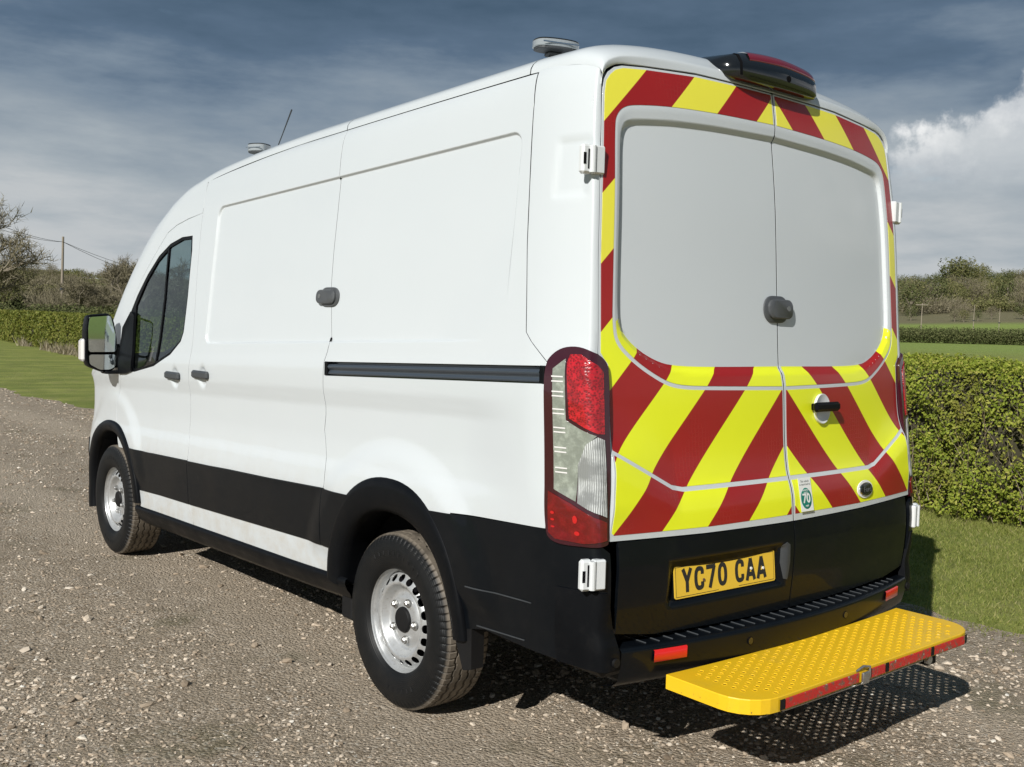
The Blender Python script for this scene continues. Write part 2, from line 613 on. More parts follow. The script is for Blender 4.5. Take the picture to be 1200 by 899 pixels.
def patch(name, outline, F, mat, parent, step=.03, holes=(), off=0.0, flange=.014, mirror=False, sgn=1, both=False,
          label=None, extra=(), ndir=None):
    """a sheet cut to a 2-D outline, laid on the surface F(a, b), with turned-in edges and exact surface normals"""
    ol = resample(outline, step)
    hs = [resample(h, step) for h in holes]
    mn, mx = ol.min(0), ol.max(0)
    gx = np.arange(mn[0] + step * .5, mx[0], step)
    gy = np.arange(mn[1] + step * .5, mx[1], step)
    if len(gx) and len(gy):
        G = np.stack(np.meshgrid(gx, gy, indexing='ij'), -1).reshape(-1, 2)
        keep = inpoly(G, ol)
        for h in hs:
            keep &= ~inpoly(G, h)
        G = G[keep]
        allb = np.concatenate([ol] + hs)
        if len(G):
            G = G[dist_pts(G, allb) > step * .45]
        if len(extra):
            X = np.concatenate([resample(x, step * .8) for x in extra])
            kx = inpoly(X, ol)
            for h in hs:
                kx &= ~inpoly(X, h)
            X = X[kx]
            if len(X):
                X = X[dist_pts(X, allb) > .004]
            if len(X):
                G = G[dist_pts(G, X) > step * .5]
                G = np.concatenate([G, X])
    else:
        G = np.zeros((0, 2))
    pts, edges, base = [], [], 0
    for loop in [ol] + hs:
        n = len(loop)
        pts += [tuple(p) for p in loop]
        edges += [(base + i, base + (i + 1) % n) for i in range(n)]
        base += n
    pts += [tuple(p) for p in G]
    res = delaunay_2d_cdt([Vector(p) for p in pts], edges, [], 0, 1e-7)
    P2 = np.array([tuple(v) for v in res[0]])
    T = np.array([f for f in res[2] if len(f) == 3])
    cen = P2[T].mean(1)
    keep = inpoly(cen, ol)
    for h in hs:
        keep &= ~inpoly(cen, h)
    T = T[keep]
    A, B = P2[:, 0], P2[:, 1]
    e = 8e-4
    P = F(A, B)
    Fa = (F(A + e, B) - F(A - e, B))
    Fb = (F(A, B + e) - F(A, B - e))
    N = np.cross(Fa, Fb) * sgn
    N /= np.maximum(np.linalg.norm(N, axis=1), 1e-12)[:, None]
    if ((P - np.array([0, 2.6, 1.3])) * N).sum() < 0 if ndir is None else (N @ np.array(ndir)).sum() < 0:
        N = -N
    P = P + N * off
    # winding
    v0, v1, v2 = P[T[:, 0]], P[T[:, 1]], P[T[:, 2]]
    wn = np.cross(v1 - v0, v2 - v0)
    flip = (wn * N[T[:, 0]]).sum(1) < 0
    T[flip] = T[flip][:, ::-1]
    V = [tuple(p) for p in P]
    NN = [tuple(n) for n in N]
    UV = [tuple(p) for p in P2]
    faces = [tuple(t) for t in T]
    if flange:
        cnt = {}
        for t in T:
            for i in range(3):
                a, b = int(t[i]), int(t[(i + 1) % 3])
                cnt[(a, b)] = 1
        bd = [(a, b) for (a, b) in cnt if (b, a) not in cnt]
        # edge ring: small rounded lip then the turned-in edge
        d = min(.0015, flange * .3)
        nbr = {}
        for a, b in bd:
            q = P[b] - P[a]
            m = np.cross(q, N[a])
            l = np.linalg.norm(m)
            m = m / l if l > 1e-9 else m
            for k in (a, b):
                nbr[k] = nbr.get(k, 0) + m
        i1, i2 = {}, {}
        for k, m in nbr.items():
            l = np.linalg.norm(m)
            m = m / l if l > 1e-9 else m
            i1[k] = len(V)
            V.append(tuple(P[k] - N[k] * d + m * d * .4))
            NN.append(tuple(m))
            UV.append(tuple(P2[k]))
            i2[k] = len(V)
            V.append(tuple(P[k] - N[k] * flange + m * d * .4))
            NN.append(tuple(m))
            UV.append(tuple(P2[k]))
        for a, b in bd:
            faces.append((b, a, i1[a], i1[b]))
            faces.append((i1[b], i1[a], i2[a], i2[b]))
    objs = []
    for mir in ((False, True) if both else (mirror,)):
        if mir:
            V2 = [(-x, y, z) for x, y, z in V]
            N2 = [(-x, y, z) for x, y, z in NN]
            F2 = [tuple(f)[::-1] for f in faces]
        else:
            V2, N2, F2 = V, NN, faces
        par = parent
        if isinstance(parent, (list, tuple)):
            par = parent[1] if mir else parent[0]
        objs.append(mesh_obj(name, V2, F2, mat, par, N=N2, UV=UV, label=label))
    return objs if both else objs[0]


def grid_surf(name, P, mat, parent, smooth=True, closed_u=False, closed_v=False, both=False, flipn=False, label=None):
    """P: (nu, nv, 3) grid of points"""
    nu, nv = P.shape[:2]
    V = P.reshape(-1, 3)
    F = []
    for i in range(nu if closed_u else nu - 1):
        for j in range(nv if closed_v else nv - 1):
            a, b = i * nv + j, i * nv + (j + 1) % nv
            c, d = ((i + 1) % nu) * nv + (j + 1) % nv, ((i + 1) % nu) * nv + j
            F.append((a, d, c, b) if flipn else (a, b, c, d))
    o = mesh_obj(name, V, F, mat, parent, smooth=smooth, label=label)
    if both:
        o2 = mesh_obj(name, [(-x, y, z) for x, y, z in V], [f[::-1] for f in F], mat, parent, smooth=smooth)
        return [o, o2]
    return o


def text_obj(name, s, size, mat, parent, M, depth=.0004, xs=1.0, bold=0.0, align='CENTER'):
    cu = bpy.data.curves.new(name, 'FONT')
    cu.body = s
    cu.size = size
    cu.align_x = align
    cu.align_y = 'CENTER'
    cu.extrude = depth
    cu.offset = bold
    cu.resolution_u = 3
    tmp = bpy.data.objects.new(name, cu)
    COL.objects.link(tmp)
    dg = bpy.context.evaluated_depsgraph_get()
    me = bpy.data.meshes.new_from_object(tmp.evaluated_get(dg))
    bpy.data.objects.remove(tmp)
    bpy.data.curves.remove(cu)
    me.transform(Matrix.Diagonal((xs, 1, 1, 1)))
    me.materials.clear()
    me.materials.append(MATS[mat])
    o = bpy.data.objects.new(name, me)
    COL.objects.link(o)
    o.parent = parent
    o.matrix_local = M
    return o


def frame_at(p, n, up=(0, 0, 1)):
    """matrix whose local z looks along n, local y near up"""
    z = Vector(n).normalized()
    y = Vector(up)
    y = (y - z * y.dot(z)).normalized()
    x = y.cross(z)
    return Matrix(((x.x, y.x, z.x, p[0]), (x.y, y.y, z.y, p[1]), (x.z, y.z, z.z, p[2]), (0, 0, 0, 1)))


def sm(t):
    t = np.clip(t, 0, 1)
    return t * t * (3 - 2 * t)


def rrect(x0, x1, y0, y1, r, n=5):
    P = []
    for cx, cy, a0 in ((x1 - r, y1 - r, 0), (x0 + r, y1 - r, 90), (x0 + r, y0 + r, 180), (x1 - r, y0 + r, 270)):
        for i in range(n + 1):
            a = math.radians(a0 + 90 * i / n)
            P.append((cx + r * math.cos(a), cy + r * math.sin(a)))
    return P


def ellipse(cx, cy, a, b, n=32):
    return [(cx + a * math.cos(2 * math.pi * i / n), cy + b * math.sin(2 * math.pi * i / n)) for i in range(n)]

# ------------------------------------------------------------------ van body surfaces (metres, x right, y forward, z up)
def pch(xs,ys):
    xs=np.array(xs,float);ys=np.array(ys,float)
    h=np.diff(xs);d=np.diff(ys)/h;m=np.zeros(len(xs))
    for i in range(1,len(xs)-1):
        if d[i-1]*d[i]>0:
            w1=2*h[i]+h[i-1];w2=h[i]+2*h[i-1];m[i]=(w1+w2)/(w1/d[i-1]+w2/d[i])
    m[0]=d[0];m[-1]=d[-1]
    def f(x):
        x=np.clip(np.asarray(x,float),xs[0],xs[-1]);i=np.clip(np.searchsorted(xs,x)-1,0,len(xs)-2)
        t=(x-xs[i])/h[i]
        return (2*t**3-3*t**2+1)*ys[i]+(t**3-2*t*t+t)*h[i]*m[i]+(-2*t**3+3*t*t)*ys[i+1]+(t**3-t*t)*h[i]*m[i+1]
    return f
Wz=pch([.2,.33,.45,.6,.86,.94,1.0,1.1,1.21,1.255,1.30,1.37,1.45,1.6,1.9,2.2,2.3,2.36,2.42,2.47,2.51],
       [.93,.965,.985,.998,1.005,.998,.986,.980,.981,.989,.997,.999,.991,.978,.955,.927,.914,.902,.877,.78,.6])
Yc=pch([.2,.5,.583,.66,.755,.858,.93,.958,1.034,1.128,1.324,1.42,1.73,1.98,2.25,2.42,2.55],
       [.06,.056,.052,.045,.042,.051,.057,.063,.088,.102,.116,.125,.148,.166,.198,.224,.27])
_Ws=pch([.2,.33,.45,.6,.86,1.0,1.2,1.37,1.45,1.6],[.93,.965,.985,.998,1.005,1.004,1.002,.999,.991,.978])
def Yr(x,z): return Yc(z)+.065*x*x
def Sx(y,z):
    y=np.asarray(y,float);z=np.asarray(z,float)
    yc=Yc(z)+.055
    q=np.clip((yc+.27-y)/.27,0,2)
    f=np.clip((y-3.9)/1.4,0,2)
    zz=z+.034*(y-.3);w=Wz(zz);b=np.clip((y-.38)/.40,0,1);b=b*b*(3-2*b)
    w=np.where(zz<1.5,_Ws(zz)*(1-b)+w*b,w)
    return -(w-(.06-.022*np.clip((z-1.5)/.6,0,1))*q*q-.10*f*f)


_Yc, _Wz = Yc, Wz


def nose(y):
    return .30 * np.clip((np.asarray(y, float) - 5.04) / .42, 0, 1.2) ** 2.2


def sdf_rr(a, b, x0, x1, y0, y1, r):
    """signed distance to a rounded rectangle, negative inside"""
    qx = np.abs(a - (x0 + x1) / 2) - (x1 - x0) / 2 + r
    qy = np.abs(b - (y0 + y1) / 2) - (y1 - y0) / 2 + r
    return np.hypot(np.maximum(qx, 0), np.maximum(qy, 0)) + np.minimum(np.maximum(qx, qy), 0) - r


WHEEL_Y = (1.208, 4.508)


def relief(y, z):
    """how far the side stands out of the plain body line"""
    r = np.zeros_like(y)
    zz = z + .034 * (y - .3)
    yy = y + np.clip((zz - 1.55) / .5, -.3, 1) * .02 * (y > 1.5)
    d = sdf_rr(yy, zz, .560, 3.06, 1.492, 2.214, .055)
    fade = sm(((y - .56) / .40 + (zz - 1.49) / .45 - .25) / .9)
    r -= .011 * fade * sm(-d / .012 + .2)
    for wy, s in ((WHEEL_Y[0], 1), (WHEEL_Y[1], 0)):
        rr = np.hypot((y - wy) * 1.02, z - .36)
        k = sm((.735 - rr) / .12)
        fade = sm((y - (wy - .74)) / .06)
        r += (.017 if s else .012) * k * fade * sm((z - .5) / .1)
    d = sdf_rr(y, z, .235, .395, 1.945, 2.165, .03)
    r -= .007 * sm(-d / .035)
    for hy, hz in ((3.445, 1.198), (3.065, 1.222)):
        rr = np.hypot(y - hy, (z - hz) * .95)
        r -= .013 * sm((.062 - rr) / .03)
    return r


def Fside(y, z):
    return np.stack([Sx(y, z) - relief(y, z) + nose(y), y, z], -1)


def xcrease(z):
    xc = np.full(np.shape(z), .92)
    for _ in range(12):
        yc = Yc(z) + .065 * xc * xc
        xc = -Sx(yc, z)
    return xc


_zt = np.linspace(.2, 2.6, 241)
_xct = xcrease(_zt)


def XC(z):
    return np.interp(z, _zt, _xct)


def YCN(z):
    return Yc(z) + .065 * XC(z) ** 2


def _corner_raw(t, z):
    xc, yc = XC(z), YCN(z)
    ys = yc - np.minimum(t, 0)
    xs = Sx(ys, z) - relief(ys, z) * (t < 0)
    xr = -(xc - t)
    yr = Yc(z) + .065 * xr * xr
    side = t < 0
    return np.stack([np.where(side, xs, xr), np.where(side, ys, yr), z + 0 * t], -1)


def Fcorner(t, z, rad=.006):
    t = np.asarray(t, float)
    z = np.asarray(z, float)
    acc = 0
    w = (1, 2, 3, 2, 1)
    for k, wk in zip((-1, -.5, 0, .5, 1), w):
        acc = acc + _corner_raw(t + k * rad, z) * wk
    return acc / 9.0


def T(pts):
    """outline given as (y, z) on the side -> (t, z) round the corner"""
    return [(float(YCN(z)) - y, z) for y, z in pts]


# rear doors -------------------------------------------------------
R_OUT = [(0, 2.302), (-.094, 2.300), (-.331, 2.296), (-.563, 2.286), (-.725, 2.268), (-.770, 2.254), (-.795, 2.230), (-.806, 2.20),
         (-.818, 2.032), (-.836, 1.66), (-.841, 1.541), (-.828, 1.486), (-.764, 1.433), (-.698, 1.394), (-.617, 1.356),
         (-.545, 1.343), (-.417, 1.339), (0, 1.333)]
R_IN = [(0, 2.244), (-.1, 2.241), (-.336, 2.236), (-.548, 2.225), (-.728, 2.205), (-.760, 2.191), (-.776, 2.161), (-.788, 2.034),
        (-.808, 1.661), (-.806, 1.578), (-.787, 1.523), (-.728, 1.473), (-.645, 1.434), (-.568, 1.418), (-.38, 1.414), (0, 1.416)]


def sym(P):
    return P + [(-x, z) for x, z in P[::-1] if x != 0] + [P[0]]


_ro = np.array(chaikin(sym(R_OUT)[:-1] + [], 2, True))
_ri = np.array(chaikin(sym(R_IN)[:-1] + [], 2, True))


def rrelief(x, z):
    p = np.stack([x, z], -1).reshape(-1, 2)
    do = dist_seg(p, _ro)
    di = dist_seg(p, _ri)
    t = do / (do + di + 1e-9)
    t = np.where(inpoly(p, _ri), 1.0, np.where(inpoly(p, _ro), t, 0.0))
    return (-.021 * (.30 * sm(t * 1.2) + .70 * sm((t - .58) / .40))).reshape(np.shape(x))


def crease2(x):
    a = np.abs(x)
    return 1.003 + np.where(a > .60, (a - .60) * .50, 0)


def Frear(x, z):
    # the waist crease climbs towards the door edges
    k = crease2(x) - 1.003
    zz = z - k * sm((1.30 - z) / .2) * sm((z - .86) / .12)
    return np.stack([x, Yc(zz) + .065 * x * x - rrelief(x, z), z], -1)


def Flow(x, z):
    d1 = sdf_rr(x, z, -.665, -.040, .605, .785, .035)
    return np.stack([x, Yc(z) + .065 * x * x + .026 * sm(-d1 / .05), z], -1)


def recess_lines():
    out = []
    for d in (-.0035, .0005, .0035, .0065, .0100):
        L = []
        for yy, zz in resample(rrect(.560 + d, 3.06 - d, 1.492 + d, 2.214 - d, max(.02, .055 - d), 6), .012):
            y = yy - min(1, max(-.3, (zz - 1.55) / .5)) * .02 * (yy > 1.5)
            L.append((y, zz - .034 * (y - .3)))
        out.append(L)
    for hy, hz in ((3.445, 1.198), (3.065, 1.222)):
        out += [ellipse(hy, hz, r_, r_ / .95, 20) for r_ in (.033, .047, .06)]
    return out


RL = recess_lines()


def ring_lines():
    a, b = resample(R_OUT, .01, False), resample(R_IN, .01, False)
    out = []
    for t in (0, .3, .56, .66, .78, .9, 1):
        P = []
        for p in a:
            q = b[np.argmin(((b - p) ** 2).sum(1))]
            P.append(p * (1 - t) + q * t)
        out.append(P + P[-2:0:-1])
    return out


DLN = ring_lines()

# ------------------------------------------------------------------ the van
van = empty('panel_van', (0, 0, 0))
tag(van, 'white high-roof panel van with red and yellow chevron rear doors parked on the gravel track', 'van')

GUT = [(.262, 2.388), (.40, 2.402), (.54, 2.404), (1.14, 2.392), (1.83, 2.374), (2.25, 2.362), (2.60, 2.338), (2.99, 2.304), (3.235, 2.278)]


def gz(y):
    return float(np.interp(y, [p[0] for p in GUT], [p[1] for p in GUT]))


g = .003
G2 = [(1.815, 2.371), (1.803, 2.248), (1.795, 2.172), (1.793, 2.015), (1.796, 1.834), (1.793, 1.70), (1.768, 1.55), (1.745, 1.442),
      (1.757, 1.40), (1.774, 1.359), (1.778, 1.22), (1.776, 1.13), (1.787, 1.06), (1.762, .97), (1.745, .90), (1.740, .83)]
G3 = [(.540, 2.400), (.521, 2.288), (.496, 2.002), (.481, 1.809), (.447, 1.516), (.418, 1.486), (.335, 1.418)]
G1 = [(3.245, 2.102), (3.245, 1.962), (3.241, 1.768), (3.229, 1.549), (3.219, 1.395), (3.235, 1.292), (3.250, 1.20), (3.254, 1.10),
      (3.252, 1.03), (3.255, .92), (3.225, .82), (3.226, .753)]


def sh(P, d):
    return [(y + d, z) for y, z in P]


ST = [(.304, .878), (.64, .862), (.928, .846), (1.549, .815), (1.74, .811), (2.28, .787), (3.22, .755), (3.73, .737), (4.16, .717)]


def stz(y):
    return float(np.interp(y, [p[0] for p in ST], [p[1] for p in ST]))


def arch(wy, a, b, a0, a1, n=22, zc=.345, e=2.25):
    out = []
    for i in range(n + 1):
        t = math.radians(a0 + (a1 - a0) * i / n)
        c, s = math.cos(t), math.sin(t)
        out.append((wy + a * math.copysign(abs(c) ** (2 / e), c), zc + b * math.copysign(abs(s) ** (2 / e), s)))
    return out


AR_O = lambda a0, a1: arch(1.208, .465, .545, a0, a1)
AF_O = lambda a0, a1: arch(4.508, .540, .495, a0, a1)

# quarter panel behind the sliding door, with the slot for the door rail
rail_z = lambda y: 1.409 - .034 * (y - .34)
quarter = sh(G2, -g) + [(1.738, stz(1.738) + .003), (1.62, .80)]
quarter += [p for p in AR_O(22, 140)] + [(.80, stz(.80) + .003), (.64, stz(.64) + .003), (.305, .881), (.305, 1.30), (.335 + g, 1.416)]
quarter += sh(G3[::-1], g) + [(.9, gz(.9) - g), (1.3, gz(1.3) - g), (1.6, gz(1.6) - g)]
slot = [(.335, rail_z(.335)), (.335, rail_z(.335) - .060), (1.755, rail_z(1.755) - .062), (1.755, rail_z(1.755))]
patch('side_panel', quarter, Fside, 'white_paint', van, step=.016, holes=[slot[::-1]], both=True, extra=RL)
patch('rail_channel', [(.330, rail_z(.33) + .004), (.330, rail_z(.33) - .064), (1.765, rail_z(1.765) - .066), (1.765, rail_z(1.765) + .004)],
      Fside, 'black_gloss', van, step=.03, off=-.022, flange=0, both=True)
railp = []
for i in range(30):
    y = .365 + (1.735 - .365) * i / 29
    row = []
    for dz, o in ((-.010, -.020), (-.013, -.003), (-.022, .002), (-.032, -.004), (-.036, -.012), (-.044, -.006), (-.053, -.001), (-.056, -.018)):
        p = Fside(np.array([y]), np.array([rail_z(y) + dz]))[0]
        row.append((p[0] - o, y, p[2]))
    railp.append(row)
grid_surf('door_rail', np.array(railp), 'rail_metal', van, both=True)
for yy in (.352, 1.748):
    m = MB()
    p = Fside(np.array([yy]), np.array([rail_z(yy) - .03]))[0]
    m.box(p[0] - .004, p[0] + .02, yy - .012, yy + .012, p[2] - .03, p[2] + .03, .003)
    m.obj('rail_stop', 'black_trim', van)

# sliding door and front door
slide = sh(G2[::-1], g) + [(2.25, gz(2.25) - g), (2.6, gz(2.6) - g), (2.99, gz(2.99) - g), (3.235, 2.275), (3.243, 2.18)]
slide += sh(G1, -g) + [(2.7, stz(2.7) + .003), (2.28, stz(2.28) + .003), (1.745, stz(1.745) + .003)]
sd_l, sd_r = patch('sliding_door', slide, Fside, 'white_paint', van, step=.016, both=True, extra=RL)

DT = [(3.245, 2.102), (3.43, 2.084), (3.595, 2.058), (3.722, 2.020), (3.845, 1.935), (4.077, 1.758), (4.231, 1.61), (4.335, 1.46)]
DF = [(4.335, 1.46), (4.335, 1.30), (4.330, 1.162), (4.405, 1.064), (4.440, .95), (4.415, .865), (4.36, .80)]
fdoor = sh(G1[::-1], g)
fdoor += [(y, z - .0025) for y, z in DT[1:-1]] + [(y - .003, z) for y, z in DF] + [(4.30, .715), (3.73, stz(3.73) + .003), (3.228, stz(3.228) + .003)]
WIN = [(3.350, 1.986), (3.336, 1.901), (3.339, 1.653), (3.355, 1.453), (3.385, 1.400), (3.518, 1.322), (3.752, 1.246), (4.067, 1.197),
       (4.300, 1.182), (4.318, 1.452), (4.24, 1.55), (4.134, 1.66), (3.983, 1.785), (3.825, 1.890), (3.665, 1.955), (3.498, 1.985)]
GLS = [(3.370, 1.968), (3.352, 1.850), (3.353, 1.655), (3.370, 1.458), (3.400, 1.410), (3.530, 1.337), (3.765, 1.262), (3.990, 1.222), (4.105, 1.216),
       (4.140, 1.398), (4.150, 1.595), (4.00, 1.742), (3.845, 1.855), (3.67, 1.935), (3.50, 1.968)]
fd_l, fd_r = patch('front_door', fdoor, Fside, 'white_paint', van, step=.016, holes=[WIN[::-1]], both=True, extra=RL)
patch('window_frame', WIN, Fside, 'black_trim', (fd_l, fd_r), step=.03, holes=[GLS[::-1]], off=-.003, both=True)
patch('window_glass', GLS, Fside, 'window_glass', (fd_l, fd_r), step=.08, off=-.010, flange=0, both=True)
patch('window_divider', [(3.688, 1.928), (3.704, 1.922), (3.700, 1.64), (3.722, 1.40), (3.748, 1.262), (3.732, 1.264), (3.706, 1.40), (3.684, 1.64)],
      Fside, 'black_trim', (fd_l, fd_r), step=.04, off=-.004, both=True)

# panel above the front door, up to the roof edge
EDGE = [(.54, 2.404), (1.14, 2.392), (1.83, 2.374), (2.25, 2.362), (2.60, 2.338), (2.99, 2.304), (3.24, 2.272), (3.50, 2.212),
        (3.72, 2.125), (3.92, 2.00), (4.12, 1.845), (4.32, 1.672), (4.50, 1.505), (4.68, 1.335), (4.80, 1.215), (4.95, 1.165),
        (5.10, 1.115), (5.24, 1.05), (5.36, .965), (5.44, .86)]
pillar_f = [(y, z + .0025) for y, z in DT] + [(4.345, 1.30), (4.340, 1.155), (4.80, 1.214), (4.68, 1.339), (4.50, 1.509), (4.32, 1.676), (4.12, 1.849), (3.92, 2.004),
                                            (3.72, 2.131), (3.50, 2.218), (3.248, 2.277)]
patch('windscreen_pillar', pillar_f, Fside, 'white_paint', van, step=.03, both=True)
wing = [(y + .003, z) for y, z in DF[2:]] + [(4.31, .765)] + AF_O(118, 4)[0:] + [(5.30, .62), (5.40, .66), (5.44, .86), (5.36, .963), (5.24, 1.048), (5.10, 1.113), (4.95, 1.163), (4.80, 1.208)]
patch('front_wing', wing, Fside, 'white_paint', van, step=.03, both=True)

# rear corner pillar: side, crease, strip beside the door
DEDGE = [(-.853, 2.333), (-.865, 2.199), (-.885, 1.971), (-.895, 1.758), (-.900, 1.54), (-.905, 1.449)]
pl = T([(.540 - g, 2.412)] + sh(G3, -g)[1:]) + T([(.310, 1.406), (.300, 1.30), (.300, .881)])
pl += [(.012, .862)] + [(x + float(XC(z)) - .004, z) for x, z in DEDGE[::-1]] + [(.001, 2.372)] + T([(.268, 2.394), (.40, 2.410)])
patch('rear_pillar', pl, Fcorner, 'white_paint', van, step=.014, both=True, sgn=1)

# black lower flanks -----------------------------------------------
blk = T([(.93, .844), (.62, .861), (.300, .8785)]) + [(-.02, .868), (.012, .846), (.040, .825), (.042, .60), (.047, .50), (.040, .450), (-.05, .455)]
blk += T([(.62, .468)] + [(p[0], p[1]) for p in arch(1.208, .465, .545, 172, 132)])
patch('rear_bumper_corner', blk, Fcorner, 'black_moulding', van, step=.03, off=.003, both=True)
patch('bumper_ledge_highlight', T([(.70, .610), (.36, .624), (.36, .621), (.70, .606)]), Fcorner, 'grey_plastic', van, step=.03, off=.005, flange=.003, both=True)  # paler strips paint in the highlight along the bumper ledges
patch('bumper_ledge_highlight', T([(.66, .474), (.40, .487), (.40, .484), (.66, .470)]), Fcorner, 'grey_plastic', van, step=.03, off=.005, flange=.003, both=True)

SBT = [(1.69, .570), (2.285, .551), (3.22, .521), (3.62, .510), (3.98, .494)]
sill_b = [(1.62, .452), (2.02, .438), (2.62, .424), (3.16, .410), (3.65, .399), (3.955, .390)]
mid = 1.742
patch('lower_moulding', [(mid - g, stz(mid)), (1.50, stz(1.50)), (1.56, .75), (1.60, .62), (1.60, .569), (1.728, .569)], Fside, 'black_moulding', van, step=.03, off=.007, both=True)
patch('lower_moulding', [(mid + g, stz(mid)), (1.735, .569), (2.285, .551), (3.205 - g, .521), (3.225 - g, stz(3.225)), (2.28, stz(2.28))], Fside, 'black_moulding', van, step=.03, off=.007, both=True)
patch('lower_moulding', [(3.225 + g, stz(3.225)), (3.205 + g, .521), (3.62, .510), (4.00, .494)] + [p for p in AF_O(166, 131)] + [(3.73, stz(3.73))], Fside, 'black_moulding', van, step=.03, off=.007, both=True)
# white sill band
patch('lower_panel', [(1.64, .567), (1.63, .50), (1.63, .452), (2.02, .438), (2.62, .424), (3.165 - g, .410), (3.205 - g, .518), (2.285, .548)], Fside, 'white_paint', van, step=.03, both=True)
patch('lower_panel', [(3.205 + g, .518), (3.165 + g, .410), (3.65, .399), (3.955, .390), (3.975, .44), (4.00, .491), (3.62, .507)], Fside, 'white_paint', van, step=.03, both=True)
# black sill / side skirt
sk = []
for i in range(26):
    y = 1.55 + (4.02 - 1.55) * i / 25
    zt_ = float(np.interp(y, [p[0] for p in sill_b], [p[1] for p in sill_b]))
    row = []
    for dz, ox in ((.003, .000), (-.004, -.012), (-.020, -.016), (-.050, -.006), (-.062, .004), (-.085, .010), (-.12, .06), (-.13, .16)):
        z = zt_ + dz
        row.append((float(Sx(np.array(y), np.array(max(z, .33)))) + ox, y, z))
    sk.append(row)
grid_surf('side_sill', np.array(sk), 'black_trim', van, both=True)
m = MB()
for s in (-1, 1):
    m = MB()
    x0 = s * .955
    m.box(min(x0, x0 - s * .05), max(x0, x0 - s * .05), 1.57, 1.66, .26, .40, .01)
    m.obj('sill_end', 'black_rubber', van)


# wheel arch flares ------------------------------------------------
def flare(wy, ao, bo, ai, bi, a0, a1, zc=.345):
    n = 44
    prof = ((0, -.010, 0), (0, .004, .0), (.06, .010, 0), (.25, .014, 0), (.6, .012, 0), (.85, .006, 0), (1.0, -.006, 0), (1.04, -.04, 0), (1.06, -.17, 0))
    G = []
    eo = ei = 2.25
    for i in range(n + 1):
        t = math.radians(a0 + (a1 - a0) * i / n)
        c, s = math.cos(t), math.sin(t)
        f = lambda a, b: (wy + a * math.copysign(abs(c) ** (2 / eo), c), zc + b * math.copysign(abs(s) ** (2 / eo), s))
        po, pi_ = f(ao, bo), f(ai, bi)
        row = []
        base_x = None
        for k, o, _ in prof:
            y = po[0] + (pi_[0] - po[0]) * k
            z = po[1] + (pi_[1] - po[1]) * k
            x = float(Sx(np.array(y), np.array(max(z, .4)))) + float(nose(y)) * .6
            row.append((x - o - .012 * (k <= 1), y, z))
        G.append(row)
    return np.array(G)


grid_surf('arch_flare', flare(1.208, .488, .582, .405, .447, 7, 176), 'black_trim', van, both=True, flipn=True, label='black wheel arch flare round the rear wheel')
grid_surf('arch_flare', flare(4.508, .565, .518, .465, .450, -12, 174), 'black_trim', van, both=True, flipn=True, label='black wheel arch flare round the front wheel')
# wheel houses
for wy in WHEEL_Y:
    G = []
    for i in range(25):
        t = math.radians(8 + 164 * i / 24)
        row = [(x, wy + .47 * math.cos(t), .345 + .47 * math.sin(t)) for x in (-.93, -.60)]
        G.append(row)
    grid_surf('wheel_house', np.array(G), 'black_rubber', van, both=True)
# mud flap
for s in (-1, 1):
    m = MB()
    m.add([(s * .992, .80, .60), (s * .992, .695, .60), (s * .985, .695, .30), (s * .985, .745, .285), (s * .985, .80, .40),
           (s * .93, .80, .60), (s * .93, .695, .60), (s * .93, .695, .30), (s * .93, .745, .285), (s * .93, .80, .40)],
          [(0, 1, 2, 3, 4), (9, 8, 7, 6, 5), (0, 5, 6, 1), (1, 6, 7, 2), (2, 7, 8, 3), (3, 8, 9, 4), (4, 9, 5, 0)])
    m.obj('mud_flap', 'black_rubber', van)

# roof loft ---------------------------------------------------------
RS = 33


def roof_rows(stations):
    G = []
    for (y, z, cy, cz, n) in stations:
        xe = float(-Sx(np.array(y), np.array(z))) - float(nose(y))
        row = []
        for j in range(RS):
            th = math.pi * j / (RS - 1)
            c, s = math.cos(th), math.sin(th)
            x = -xe * math.copysign(abs(c) ** (2 / n), c)
            k = abs(s) ** (2 / n)
            row.append((x, y + cy * k, z + cz * k))
        G.append(row)
    return G


def edge_at(y):
    return float(np.interp(y, [p[0] for p in EDGE], [p[1] for p in EDGE]))


def loft(name, st, mat, label=None, cols=None):
    G = np.array(roof_rows(st))
    # refine along the length with a smooth curve
    n = len(G)
    t = np.arange(n)
    tt = np.linspace(0, n - 1, (n - 1) * 4 + 1)
    H = np.zeros((len(tt), RS, 3))
    for j in range(RS):
        for k in range(3):
            H[:, j, k] = pch(t, G[:, j, k])(tt)
    if cols:
        H = H[:, cols[0]:cols[1]]
    return grid_surf(name, H, mat, van, flipn=True, label=label)


gr = .0025


def rst(y):
    crown = float(np.interp(y, [.3, .6, 1.2, 2.2, 3.0, 3.5], [.140, .134, .130, .130, .135, .145]))
    return (y, edge_at(y) + .002, 0.0, crown, 2.5)


loft('roof', [rst(y) for y in (.585 + gr, .9, 1.3, 1.83 - gr)], 'white_paint')
loft('roof', [rst(y) for y in (1.83 + gr, 2.2, 2.6, 2.95, 3.2)] + [(3.36, edge_at(3.36) + .002, .03, .140, 2.5), (3.5, edge_at(3.5) + .002, .09, .14, 2.5), (3.66, edge_at(3.66) + .002, .18, .135, 2.5)],
     'white_paint')
WS = [(3.66, edge_at(3.66) + .002, .18, .133, 2.5), (3.92, edge_at(3.92) + .001, .27, .11, 2.6), (4.32, edge_at(4.32) + .001, .32, .10, 2.6), (4.68, edge_at(4.68) + .001, .30, .09, 2.5), (4.79, 1.214, .27, .085, 2.5)]
loft('windscreen', WS, 'window_glass', cols=(4, RS - 4))
loft('screen_surround', WS, 'white_paint', cols=(0, 5))
loft('screen_surround', WS, 'white_paint', cols=(RS - 5, RS))
